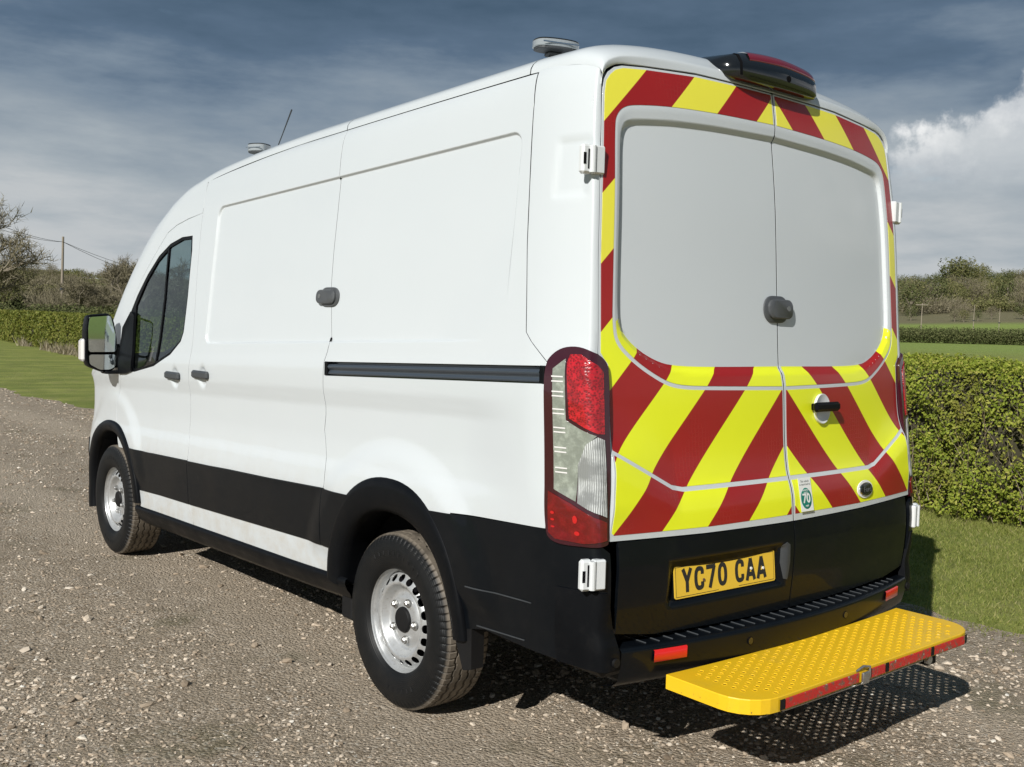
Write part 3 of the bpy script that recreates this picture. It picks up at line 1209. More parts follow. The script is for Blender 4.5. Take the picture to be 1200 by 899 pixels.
loft('bonnet', [(4.80, 1.212, .27, .08, 2.4), (4.95, 1.165, .27, .09, 2.4), (5.10, 1.115, .24, .095, 2.5), (5.24, 1.05, .20, .09, 2.6), (5.36, .965, .16, .08, 2.6)], 'white_paint')
loft('grille', [(5.362, .955, .155, .06, 2.6), (5.40, .90, .13, .02, 2.6), (5.42, .84, .12, 0, 2.6), (5.43, .72, .11, 0, 2.6)], 'black_gloss')
loft('front_bumper', [(5.43, .715, .115, 0, 2.6), (5.44, .62, .13, 0, 2.8), (5.44, .50, .14, 0, 2.8), (5.42, .38, .12, 0, 2.8), (5.34, .28, .08, 0, 2.8)], 'black_trim')
fb = [(5.02, .40), (5.09, .58), (5.06, .70), (5.30, .66), (5.42, .66), (5.44, .50), (5.40, .34), (5.05, .32)]
patch('front_bumper_end', fb, Fside, 'black_trim', van, step=.04, off=.006, both=True)
patch('headlight', [(5.31, .84), (5.32, .955), (5.35, .955), (5.40, .90), (5.43, .85), (5.42, .74), (5.34, .74)], Fside, 'lens_clear_ribbed', van, step=.04, off=.006, both=True)

# roof header over the rear doors ----------------------------------
DTOP = [(-.861, 2.322), (-.859, 2.332), (-.856, 2.347), (-.838, 2.374), (-.802, 2.396), (-.770, 2.404), (-.667, 2.413), (-.422, 2.430), (-.221, 2.431), (0, 2.431)]
ns = 49
dt_ = np.array(DTOP + [(-x, z) for x, z in DTOP[-2::-1]])
dl = np.concatenate([[0], np.cumsum(np.hypot(*(dt_[1:] - dt_[:-1]).T))])
u_ = np.linspace(0, 1, ns)
u_w = dl[-1] * (.5 - .5 * np.cos(np.pi * u_)) * .55 + dl[-1] * u_ * .45
Dx, Dz = np.interp(u_w, dl, dt_[:, 0]), np.interp(u_w, dl, dt_[:, 1])
Dy = Yr(Dx, Dz) - .002
R0 = np.array(roof_rows([(.585 - gr, edge_at(.585) + .002, 0, float(np.interp(.585, [.3, .6], [.140, .134])), 2.5)])[0])
R1 = np.array(roof_rows([(.40, 2.402 + .002, 0, .138, 2.5)])[0])
R2 = np.array(roof_rows([(.318, 2.393, 0, .132, 2.5)])[0])
R3 = np.array(roof_rows([(.262, 2.372, 0, .112, 2.6)])[0])


def rowu(R):
    l = np.concatenate([[0], np.cumsum(np.linalg.norm(R[1:] - R[:-1], axis=1))])
    uu = l[-1] * (.5 - .5 * np.cos(np.pi * u_)) * .55 + l[-1] * u_ * .45
    return np.stack([np.interp(uu, l, R[:, k]) for k in range(3)], -1)


D = np.stack([Dx, Dy, Dz], -1)
Q = [rowu(R0), rowu(R1), rowu(R2), rowu(R3)]
Q.append(Q[3] * .45 + D * .55 + np.array([0, -.006, .006]))
Q.append(D)
Q.append(D + np.array([0, .02, 0]))
HH = np.array(Q)
n = len(HH)
tt = np.linspace(0, n - 1, (n - 1) * 5 + 1)
H2 = np.zeros((len(tt), ns, 3))
for j in range(ns):
    for k in range(3):
        H2[:, j, k] = pch(np.arange(n), HH[:, j, k])(tt)
grid_surf('roof_header', H2, 'white_paint', van)
for s in (-1, 1):
    m = MB()
    pts = []
    for i in range(9):
        a = i / 8
        yy = .50 - .235 * a
        xx = .70 + .02 * a
        zz_ = 2.404 + .136 * (1 - (xx / .88) ** 2.5) ** .4
        pts.append((s * xx, yy, float(np.interp(yy, [.262, .318, .40, .5], [zz_ - .052, zz_ - .022, zz_ - .006, zz_ + .0]))))
    m.tube(pts, .0035, 5)
    m.obj('roof_seam', 'white_paint', van, smooth=True)

# rear doors --------------------------------------------------------
door = [(-.0035, 2.426), (-.221, 2.426), (-.422, 2.424), (-.667, 2.408), (-.765, 2.398), (-.798, 2.388), (-.826, 2.368), (-.845, 2.340), (-.853, 2.30),
        (-.865, 2.199), (-.885, 1.971), (-.895, 1.758), (-.900, 1.54), (-.903, 1.455), (-.892, 1.436), (-.875, 1.415), (-.872, 1.340), (-.878, 1.19), (-.905, .862), (-.483, .852),
        (-.0035, .848)]
rd_l, rd_r = patch('rear_door', door, Frear, 'white_paint', van, step=.014, both=True, sgn=1, flange=.02, extra=DLN)
ro, ri = chaikin(R_OUT, 2), chaikin(R_IN, 2)


def off2(P, d):
    P = np.array(P, float)
    out = []
    for i in range(len(P)):
        a, b = P[max(i - 1, 0)], P[min(i + 1, len(P) - 1)]
        t = (b - a) / max(1e-9, np.hypot(*(b - a)))
        out.append(P[i] + np.array([t[1], -t[0]]) * d)
    return out


inn = off2(resample(door, .05), .0)
e1 = [(-.012, 2.420), (-.221, 2.419), (-.422, 2.416), (-.667, 2.400), (-.762, 2.390), (-.795, 2.379), (-.819, 2.360), (-.837, 2.337), (-.846, 2.30),
      (-.857, 2.199), (-.877, 1.971), (-.888, 1.758), (-.893, 1.54), (-.896, 1.458), (-.885, 1.441), (-.867, 1.420), (-.865, 1.340), (-.868, 1.20), (-.872, 1.152)]
c2l = [(x, float(crease2(np.array(x))) + .008) for x in (-.872, -.80, -.70, -.62, -.57, -.45, -.30, -.15, -.012)]
out_grow = [tuple(p) for p in off2(ro[::-1], -.007)]
out_grow[0] = (-.012, out_grow[0][1])
out_grow[-1] = (-.012, out_grow[-1][1])
sheetA = e1[:-1] + c2l + out_grow
# out_grow walks from bottom centre up the left side to the top centre
patch('chevron_sheet', sheetA, Frear, 'chevron_film', (rd_l, rd_r), step=.02, off=.0012, flange=.0011, both=True)
ob = [p for p in off2(ro, -.006 * -1)]
lowo = [tuple(p) for p in off2(ro, -.007) if p[1] < 1.575]
lowi = [tuple(p) for p in off2(ri, .003) if p[1] < 1.585]
lowo[-1] = (-.012, lowo[-1][1])
lowi[-1] = (-.012, lowi[-1][1])
patch('chevron_sheet', lowo + lowi[::-1], Frear, 'chevron_film', (rd_l, rd_r), step=.014, off=.0012, flange=0, both=True)
c2b = [(x, float(crease2(np.array(x))) - .008) for x in (-.872, -.80, -.70, -.62, -.57, -.45, -.30, -.15, -.012)]
patch('chevron_sheet', c2b + [(-.012, .873), (-.454, .872), (-.693, .876), (-.888, .880), (-.896, .888), (-.884, 1.02), (-.876, 1.12)], Frear, 'chevron_film', (rd_l, rd_r),
      step=.02, off=.0012, flange=.0011, both=True)
# black lower part of each door
dl_ = [(-.0035, .843), (-.483, .847), (-.868, .856), (-.872, .70), (-.868, .56), (-.70, .536), (-.40, .528), (-.0035, .524)]
lt_l = patch('lower_door_trim', dl_, Flow, 'black_moulding', rd_l, step=.018, off=.002)
lt_r = patch('lower_door_trim', dl_, lambda x, z: np.stack([x, Yc(z) + .065 * x * x, z], -1), 'black_moulding', rd_r, step=.03, off=.002, mirror=True)


def prear(x, z, o=0.0):
    p = Frear(np.array([x - 0.0]), np.array([z]))[0]
    a = Frear(np.array([x + .002]), np.array([z]))[0] - Frear(np.array([x - .002]), np.array([z]))[0]
    b = Frear(np.array([x]), np.array([z + .002]))[0] - Frear(np.array([x]), np.array([z - .002]))[0]
    nn = np.cross(a, b)
    nn /= np.linalg.norm(nn)
    return Vector(p + nn * o), Vector(nn)


def disc(name, M, a, b, h, mat, parent, n=32, dome=0.0, bev=.0015, label=None):
    """oval boss lying on a surface, local z outwards"""
    V, F = [], []
    rings = [(1, 0), (1, h - bev), (1 - bev / a, h), (.66, h + dome * .55), (.33, h + dome * .9)]
    for k, z in rings:
        for i in range(n):
            t = 2 * math.pi * i / n
            V.append((a * k * math.cos(t), b * k * math.sin(t), z))
    for r in range(len(rings) - 1):
        for i in range(n):
            F.append((r * n + i, r * n + (i + 1) % n, (r + 1) * n + (i + 1) % n, (r + 1) * n + i))
    V.append((0, 0, h + dome))
    c = len(V) - 1
    for i in range(n):
        F.append(((len(rings) - 1) * n + i, (len(rings) - 1) * n + (i + 1) % n, c))
    V = [tuple(M @ Vector(v)) for v in V]
    o = mesh_obj(name, V, F, mat, parent, smooth=True, label=label)
    o.data.set_sharp_from_angle(angle=math.radians(40))
    return o


# handle on the right-hand rear door
p, nn = prear(.255, 1.250, .002)
M = frame_at(p, nn)
disc('handle_cup', M @ Matrix.Translation((-.018, 0, 0)), .052, .058, .011, 'white_plastic', rd_r, dome=-.009)
m = MB()
m.box(-.106, .066, -.010, .026, .016, .040, .010, M)
m.box(-.088, -.060, -.004, .022, .0, .025, .004, M)
m.box(.030, .052, -.004, .022, .0, .025, .004, M)
m.obj('door_handle', 'black_trim', rd_r)
# oval badge
p, nn = prear(.505, .922, .002)
M = frame_at(p, nn)
disc('badge_surround', M, .062, .036, .003, 'sticker_white', rd_r)
disc('badge_rim', M @ Matrix.Translation((0, 0, .002)), .051, .0275, .006, 'chrome', rd_r)
disc('badge', M @ Matrix.Translation((0, 0, .004)), .047, .0240, .0065, 'badge_black', rd_r, dome=.002)
text_obj('badge_lettering', 'Ford', .032, 'badge_grey', rd_r, M @ Matrix.Translation((0, -.001, .0135)) @ Matrix.Shear('XZ', 4, (0, 0)), .0004)
# speed sticker
p, nn = prear(.078, .938, .003)
M = frame_at(p, nn) @ Matrix.Diagonal((1.16, 1.16, 1, 1))
m = MB()
m.box(-.034, .034, -.054, .054, 0, .0007, 0, M)
m.obj('speed_sticker', 'sticker_white', rd_r)
disc('sticker_disc', M @ Matrix.Translation((0, -.013, .0007)), .029, .034, .0006, 'sticker_teal', rd_r, bev=.0002)
text_obj('sticker_number', '70', .042, 'sticker_white', rd_r, M @ Matrix.Translation((0, -.014, .0016)), .0002, bold=.0010)
text_obj('sticker_text', 'MAXIMUM\nSPEED', .0085, 'sticker_white', rd_r, M @ Matrix.Translation((0, .009, .0016)), .0001)
text_obj('sticker_text', 'mph', .010, 'sticker_white', rd_r, M @ Matrix.Translation((0, -.036, .0016)), .0001)
text_obj('sticker_text', 'This vehicle\nis restricted to', .0098, 'ink', rd_r, M @ Matrix.Translation((0, .037, .0009)), .0001)


# slam locks ---------------------------------------------------------
def slam_lock(M, parent, flipx, mat, sx=1.22, sy=1.12):
    k = -1 if flipx else 1
    S = M @ Matrix.Diagonal((k * sx, sy, 1, 1))
    V = rrect(-.050, .046, -.040, .040, .036, 6)
    a = MB()

    def prism(P, z0, z1, bv, ax=0):
        n = len(P)
        P = np.array(P)
        c = P.mean(0)
        Vs = []
        for kk, z in ((1, z0), (1, z1 - bv), (1 - bv / .04, z1)):
            Vs += [(*(c + (q - c) * kk), z) for q in P]
        Fs = []
        for r in range(2):
            for i in range(n):
                Fs.append((r * n + i, r * n + (i + 1) % n, (r + 1) * n + (i + 1) % n, (r + 1) * n + i))
        Fs.append(tuple(2 * n + i for i in range(n)))
        return [tuple(S @ Vector(v)) for v in Vs], Fs

    a.add(*prism(rrect(-.066, .054, -.043, .046, .040, 6), 0, .008, .003))
    base = a.obj('slam_lock', mat, parent, smooth=True)
    b = MB()
    b.add(*prism(rrect(-.052, .066, -.030, .034, .026, 6), .007, .022, .005))
    b.obj('lock_body', mat, base, smooth=True)
    c = MB()
    c.cyl(S @ Vector((.038, .004, .020)), S @ Vector((.038, .004, .0235)), .010, 16)
    c.obj('key_barrel', 'lock_metal_light', base)


p, nn = prear(-.005, 1.622, .001)
MLock = frame_at(p, nn)
slam_lock(MLock, rd_l, False, 'lock_metal')
p0 = Fside(np.array([1.808]), np.array([1.638]))[0]
for s, par in ((-1, sd_l), (1, sd_r)):
    M = frame_at((s * (-p0[0] - .0), 1.80, 1.638), (s, 0, .07))
    slam_lock(M, par, s < 0, 'lock_metal', 1.35, .95)

# door handles on the side
for s, fd, sl in ((-1, fd_l, sd_l), (1, fd_r, sd_r)):
    for y0, y1, zc_, par in ((3.345, 3.560, 1.207, fd), (2.960, 3.178, 1.232, sl)):
        yc_ = (y0 + y1) / 2 + .0
        x = float(Fside(np.array([yc_ + .02]), np.array([zc_]))[0][0])
        m = MB()
        xa, xb = sorted((s * (-x + .008), s * (-x + .034)))
        m.box(xa, xb, y0 + .010, y1 - .012, zc_ - .020, zc_ + .022, .010)
        xa, xb = sorted((s * (-x - .006), s * (-x + .022)))
        m.box(xa, xb, y0 + .02, y0 + .05, zc_ - .010, zc_ + .016, .004)
        m.box(xa, xb, y1 - .05, y1 - .02, zc_ - .010, zc_ + .016, .004)
        m.obj('door_handle', 'handle_plastic', par)

# hinges ---------------------------------------------------------------
for s in (-1, 1):
    for (z0, z1, xo, yo, ang) in ((2.026, 2.116, .915, .232, 8), (.716, .812, .972, .112, 16)):
        S = Matrix.Diagonal((s, 1, 1, 1))
        B = S @ Matrix.Translation((xo, yo, 0)) @ Matrix.Rotation(math.radians(ang), 4, 'Z')
        m = MB()
        m.box(-.044, .000, -.018, .012, z0, z1, .005, B)
        h = m.obj('rear_hinge', 'white_plastic', van)
        m = MB()
        m.box(.002, .042, -.012, .016, z0 - .002, z1 + .002, .008, B)
        m.tube([B @ Vector((.004, -.014, z0 + .003)), B @ Vector((.004, -.014, z1 - .003))], .011, 12)
        m.obj('hinge_knuckle', 'white_plastic', h)
        m = MB()
        m.box(.016, .021, -.0135, -.011, z0 + .014, z1 - .014, 0, B)
        m.box(.029, .038, -.0135, -.011, z0 + .028, z0 + .064, 0, B)
        m.obj('hinge_slot', 'dark_void', h)

# tail lamps ------------------------------------------------------------
HOUS = [(-.170, 1.183), (-.161, 1.412), (-.130, 1.450), (-.088, 1.472), (-.031, 1.474), (.018, 1.449), (.041, 1.434), (.058, 1.409), (.060, 1.340),
        (.050, 1.196), (.040, .862), (.027, .848), (-.045, .845), (-.118, .842), (-.158, .850), (-.177, .872), (-.177, 1.017)]
YL = lambda z: .055 + (z - .85) * .11667


def _xl(z):
    xc = .93
    for _ in range(12):
        xc = -Sx(YL(z) + .065 * xc * xc, z)
    return xc


_xlt = np.array([float(_xl(z)) for z in _zt])


def LF(t, z, rad=.018):
    t = np.asarray(t, float)
    z = np.asarray(z, float)
    acc = 0
    for k, wk in zip((-1, -.5, 0, .5, 1), (1, 2, 3, 2, 1)):
        tt_ = t + k * rad
        xc = np.interp(z, _zt, _xlt)
        yc = YL(z) + .065 * xc * xc
        ys = yc - np.minimum(tt_, 0)
        xr = -(xc - tt_)
        side = tt_ < 0
        acc = acc + wk * np.stack([np.where(side, Sx(ys, z), xr), np.where(side, ys, YL(z) + .065 * xr * xr), z + 0 * tt_], -1)
    return acc / 9.0


lampo = patch('tail_lamp', [tuple(q) for q in chaikin(HOUS, 2, True)], LF, 'lamp_dark_red', van, step=.02, off=.012, flange=.035, both=True)
par = (lampo[0], lampo[1])
patch('red_lens', [(-.066, 1.448), (-.031, 1.449), (.014, 1.416), (.036, 1.393), (.034, 1.30), (.029, 1.199), (.008, 1.200), (-.074, 1.246), (-.076, 1.42)], LF, 'lens_red_grid', par, step=.02, off=.015, flange=.003, both=True)
patch('side_lens', [(-.126, 1.400), (-.082, 1.433), (-.086, 1.238), (-.042, 1.214), (.003, 1.194), (-.022, 1.16), (-.052, 1.10), (-.060, .983), (-.138, 1.014), (-.133, 1.2)], LF, 'lens_green_grey', par, step=.02, off=.015, flange=.003, both=True)
patch('reversing_lens', [(-.052, 1.10), (-.024, 1.166), (.006, 1.190), (.027, 1.180), (.027, 1.036), (.033, .938), (-.054, .979)], LF, 'lens_clear_ribbed', par, step=.02, off=.016, flange=.003, both=True)
patch('lower_lens', [(-.160, 1.006), (-.075, .974), (.033, .922), (.029, .866), (-.037, .855), (-.139, .858), (-.163, .875)], LF, 'lens_low_red', par, step=.02, off=.015, flange=.003, both=True)
for z in (1.376, 1.361, 1.328, 1.314, 1.272, 1.258, 1.213, 1.199, 1.150, 1.136, 1.085, 1.071):
    patch('lens_rib', [(-.130, z - .0022), (-.088, z - .0022), (-.088, z + .0022), (-.130, z + .0022)], LF, 'indicator_clear', par, step=.015, off=.0165, flange=0, both=True)
for z0, z1, a, b in ((.935, .945, -.150, -.135), (.915, .922, -.150, -.135), (.893, .899, -.150, -.135), (.915, .940, -.070, -.054), (.878, .892, -.066, -.048)):
    patch('lens_reflector', ellipse((a + b) / 2, (z0 + z1) / 2, (b - a) / 2, (z1 - z0) / 2, 12), LF, 'lamp_bright_red', par, step=.01, off=.0168, flange=0, both=True)

# number plate -----------------------------------------------------------
ya, pi_ = -.046, .10
ex = Vector((math.cos(ya), math.sin(ya), 0))
ez = Vector((-math.sin(ya) * math.sin(pi_), math.cos(ya) * math.sin(pi_), math.cos(pi_)))
en = ex.cross(ez)
MP = Matrix(((ex.x, ez.x, en.x, -.355), (ex.y, ez.y, en.y, .072), (ex.z, ez.z, en.z, .6935), (0, 0, 0, 1)))
m = MB()
P = rrect(-.26, .26, -.0555, .0555, .008, 4)
n = len(P)
m.add([tuple(MP @ Vector((x, y, z))) for z in (0, .003) for x, y in P],
      [(i, (i + 1) % n, n + (i + 1) % n, n + i) for i in range(n)] + [tuple(range(n, 2 * n))])
plate = m.obj('number_plate', 'plate_yellow', lt_l)
m = MB()
m.box(-.261, .261, -.0565, .0565, -.03, -.0005, .002, MP)
m.obj('plate_holder', 'black_trim', lt_l)


def stroke(m, pts, w, z, closed=False):
    """flat letter stroke with mitred joints in plate space"""
    pts = [Vector((p[0], p[1])) for p in pts]
    n = len(pts)
    L, R_ = [], []
    for i, p in enumerate(pts):
        a = (p - pts[i - 1]).normalized() if (i > 0 or closed) else None
        b = (pts[(i + 1) % n] - p).normalized() if (i < n - 1 or closed) else None
        if a is None:
            a = b
        if b is None:
            b = a
        na, nb = Vector((-a.y, a.x)), Vector((-b.y, b.x))
        mm_ = (na + nb)
        mm_.normalize()
        k = w / 2 / max(.5, mm_.dot(na))
        L.append(p + mm_ * k)
        R_.append(p - mm_ * k)
    V = [tuple(MP @ Vector((q.x, q.y, z))) for q in L + R_]
    F = []
    for i in range(n if closed else n - 1):
        j = (i + 1) % n
        F.append((i, n + i, n + j, j))
    m.add(V, F)


def glyph(ch):
    w, h, s = .046, .079, .0135
    x0, x1, y0, y1 = s / 2, w - s / 2, s / 2, h - s / 2

    def rr(P_):
        return P_
    if ch == 'Y':
        return [[(x0 - .003, h), (w / 2, h * .46)], [(x1 + .003, h), (w / 2, h * .46)], [(w / 2, h * .49), (w / 2, 0)]]
    if ch == 'C':
        c = chaikin([(x1, h * .66), (x1, y1), (x0, y1), (x0, y0), (x1, y0), (x1, h * .34)], 3)
        return [list(map(tuple, c))]
    if ch == '7':
        return [[(0, y1), (w, y1)], [(x1 + .002, y1 + .002), (w * .36, 0)]]
    if ch == '0':
        c = chaikin([(x0, y0), (x1, y0), (x1, y1), (x0, y1)], 1, True)
        c = chaikin(c, 2, True)
        return ['closed', list(map(tuple, c))]
    if ch == 'A':
        return [[(x0 - .004, 0), (w / 2, h - .002)], [(w / 2, h - .002), (x1 + .004, 0)], [(w * .24, h * .27), (w * .76, h * .27)]]


xx = -.222
for ch in 'YC70 CAA':
    if ch == ' ':
        xx += .030
        continue
    gph = glyph(ch)
    m = MB()
    closed = gph[0] == 'closed'
    for st_ in (gph[1:] if closed else gph):
        stroke(m, [(xx + px, -.0375 + py) for px, py in st_], .0155, .0036 + .00005 * len(m.V) / 4, closed)
    mesh_obj('plate_letter', m.V, m.F, 'ink', plate)
    xx += .0590
m = MB()
stroke(m, [(-.253, -.0495), (-.253, .0495), (.253, .0495), (.253, -.0495)], .0016, .0035)
stroke(m, [(.253, -.0495), (.06, -.0495)], .0016, .0036)
stroke(m, [(-.253, -.0495), (-.045, -.0495)], .0016, .0036)
mesh_obj('plate_border', m.V, m.F, 'ink', plate)
for bx, by, mt in ((-.118, -.006, 'rust'), (.128, .004, 'sticker_white'), (.193, -.002, 'sticker_white')):
    m = MB()
    m.cyl(MP @ Vector((bx, by, .003)), MP @ Vector((bx, by, .0065)), .0052, 12)
    m.obj('plate_screw', mt, plate)
# grab recess to the right of the plate
patch('grab_recess', [(-.066, .765), (-.048, .775), (-.030, .765), (-.026, .70), (-.034, .635), (-.052, .64), (-.066, .70)], Flow, 'grey_plastic', lt_l, step=.012, off=.004, flange=.002)


# rear bumper -------------------------------------------------------------
def yb(x):
    return -.028 + .135 * x * x


rows = []
for i in range(61):
    x = -.865 + 1.73 * i / 60
    y = yb(x)
    yr_ = float(Yc(.56)) + .065 * x * x + .05
    e = abs(x) / .865
    rows.append([(x, yr_, .517), (x, y + .018, .5165), (x, y + .008, .5150), (x, y + .001, .508), (x, y, .500), (x, y + .004, .455), (x, y + .012, .425),
                 (x, y + .018, .405), (x, y + .040, .385), (x, y + .10, .370)])
rb = grid_surf('rear_bumper', np.array(rows), 'black_moulding', van, flipn=True)
for i in range(29):
    x = -.755 + 1.51 * i / 28
    y = yb(x)
    m = MB()
    m.box(x - .0022, x + .0022, y + .022, y + .118, .5165, .5205, .001)
    m.obj('tread_rib', 'grey_plastic', rb)
for sx in (-.315, .265):
    m = MB()
    m.cyl((sx, yb(sx) - .001, .470), (sx, yb(sx) + .02, .470), .012, 18)
    m.obj('parking_sensor', 'black_gloss', rb)
    m = MB()
    m.tube([(sx + .0135 * math.cos(a * math.pi / 9), yb(sx) + .001, .470 + .0135 * math.sin(a * math.pi / 9)) for a in range(19)], .0012, 5)
    m.obj('sensor_ring', 'dark_void', rb)
for s in (-1, 1):
    V, F = [], []
    rows = []
    for i in range(7):
        x = -.745 + .135 * i / 6
        rows.append([(s * x if s < 0 else -x, yb(x) - .004, .462 + .002), (-s * -x if s < 0 else -x, yb(x) - .005, .466), (x if s < 0 else -x, yb(x) - .0055, .497), (x if s < 0 else -x, yb(x) - .003, .500)])
    rows = [[(x if s < 0 else -x, yb(x) - o, z) for o, z in ((.001, .459), (.005, .461), (.006, .498), (.001, .500))] for x in np.linspace(-.745, -.612, 7)]
    grid_surf('bumper_reflector', np.array(rows), 'reflector_red', rb, flipn=(s < 0))
# bumper ends: horns rising beside the doors, with a flared foot
def Fhorn(t, z):
    o = .008 + .018 * sm((.585 - z) / .09)
    P = Fcorner(t, z, .03)
    P[..., 1] -= o * sm((t + .10) / .10)
    P[..., 0] -= .010
    return P


patch('bumper_end', [(-.145, .702), (-.02, .704), (.036, .700), (.052, .62), (.066, .56), (.074, .50), (.068, .455), (.02, .446), (-.14, .455)], Fhorn, 'black_trim', van, step=.015, off=.0, flange=.03, both=True)
for s in (-1, 1):
    m = MB()
    m.cyl((s * .885, .072, .475), (s * .885, .10, .475), .014, 16)
    m.obj('parking_sensor', 'black_rubber', rb)

# brake light and camera housing -------------------------------------------
def housing():
    V, F = [], []
    secs = [(-.300, .300, 2.470, 2.500, .295), (-.262, .215, 2.446, 2.522, .30), (-.225, .188, 2.440, 2.534, .31), (-.15, .178, 2.438, 2.545, .32), (0, .172, 2.438, 2.552, .33),
            (.15, .178, 2.438, 2.545, .32), (.225, .188, 2.440, 2.534, .31), (.262, .215, 2.446, 2.522, .30), (.300, .300, 2.470, 2.500, .295)]
    rows = []
    for x, yf, z0, z1, yb_ in secs:
        h = z1 - z0
        rows.append([(x, yb_ + .02, z0 - .012), (x, yf + .05, z0 - .002), (x, yf + .012, z0), (x, yf, z0 + h * .12), (x, yf + .004, z0 + h * .60), (x, yf + .022, z0 + h * .92), (x, yf + .04, z1),
                     (x, yb_ + .06, z1 + .012)])
    G = np.array(rows)
    n = len(G)
    tt = np.linspace(0, n - 1, (n - 1) * 5 + 1)
    H = np.zeros((len(tt), G.shape[1], 3))
    for j in range(G.shape[1]):
        for k in range(3):
            H[:, j, k] = pch(np.arange(n), G[:, j, k])(tt)
    return H


HB = housing()
bl = grid_surf('brake_light_housing', HB, 'black_gloss', van)
lens = []
nH = len(HB)
for i in range(nH):
    if -.19 <= HB[i, 0, 0] <= .235:
        a, b, c = HB[i, 4], HB[i, 5], HB[i, 6]
        d = HB[i, 7]
        lens.append([a * .70 + b * .30 + np.array([0, 0, 0]), a * .65 + b * .35 + np.array([0, -.003, .003]), b + np.array([0, -.002, .004]), c + np.array([0, .0, .005]), c * .8 + d * .2 + np.array([0, 0, .005])])
grid_surf('brake_light_lens', np.array(lens), 'lamp_red', bl)
m = MB()
m.cyl((0.03, .172, 2.478), (.03, .185, 2.478), .012, 18)
m.obj('camera_lens', 'dark_void', bl)
grid_surf('housing_joint', np.array([[HB[i, j] + np.array([0, -.0015 if j < 6 else 0, .0015]) for j in (2, 3, 4, 5, 6, 7)] for i in (9, 10)]), 'dark_void', bl)

# rubber seals a few millimetres down in the shut lines
def seal(line, F, parent=van, w=.008, o=-.002, both=True):
    P = [(a - w, b) for a, b in line] + [(a + w, b) for a, b in line[::-1]]
    patch('door_seal', P, F, 'dark_void', parent, step=.03, off=o, flange=0, both=both)


seal(G2 + [(1.742, .81), (1.722, .57), (1.66, .455)], Fside)
seal(G1[:1] + G1 + [(3.205, .521), (3.165, .412)], Fside)
seal(G3, Fside)
seal([(y, z) for y, z in DF], Fside)
patch('door_seal', [(y, z - .008) for y, z in GUT[2:]] + [(y, z + .006) for y, z in GUT[2:][::-1]], Fside, 'dark_void', van, step=.03, off=-.006, flange=0, both=True)
patch('door_seal', [(-.008, 2.43), (-.008, .85), (.008, .85), (.008, 2.43)], Frear, 'dark_void', van, step=.02, off=-.0012, flange=0)
patch('door_seal', [(-.008, .85), (-.008, .565), (.008, .565), (.008, .85)], Frear, 'dark_void', van, step=.02, off=-.0012, flange=0)


# wheels ---------------------------------------------------------------------
def lathe_x(prof, n=64, y0=0, skip=None):
    """prof: (x, r) list revolved round the x axis"""
    G = np.zeros((n, len(prof), 3))
    for i in range(n):
        t = 2 * math.pi * i / n
        for j, (x, r) in enumerate(prof):
            G[i, j] = (x, r * math.cos(t), r * math.sin(t))
    return G


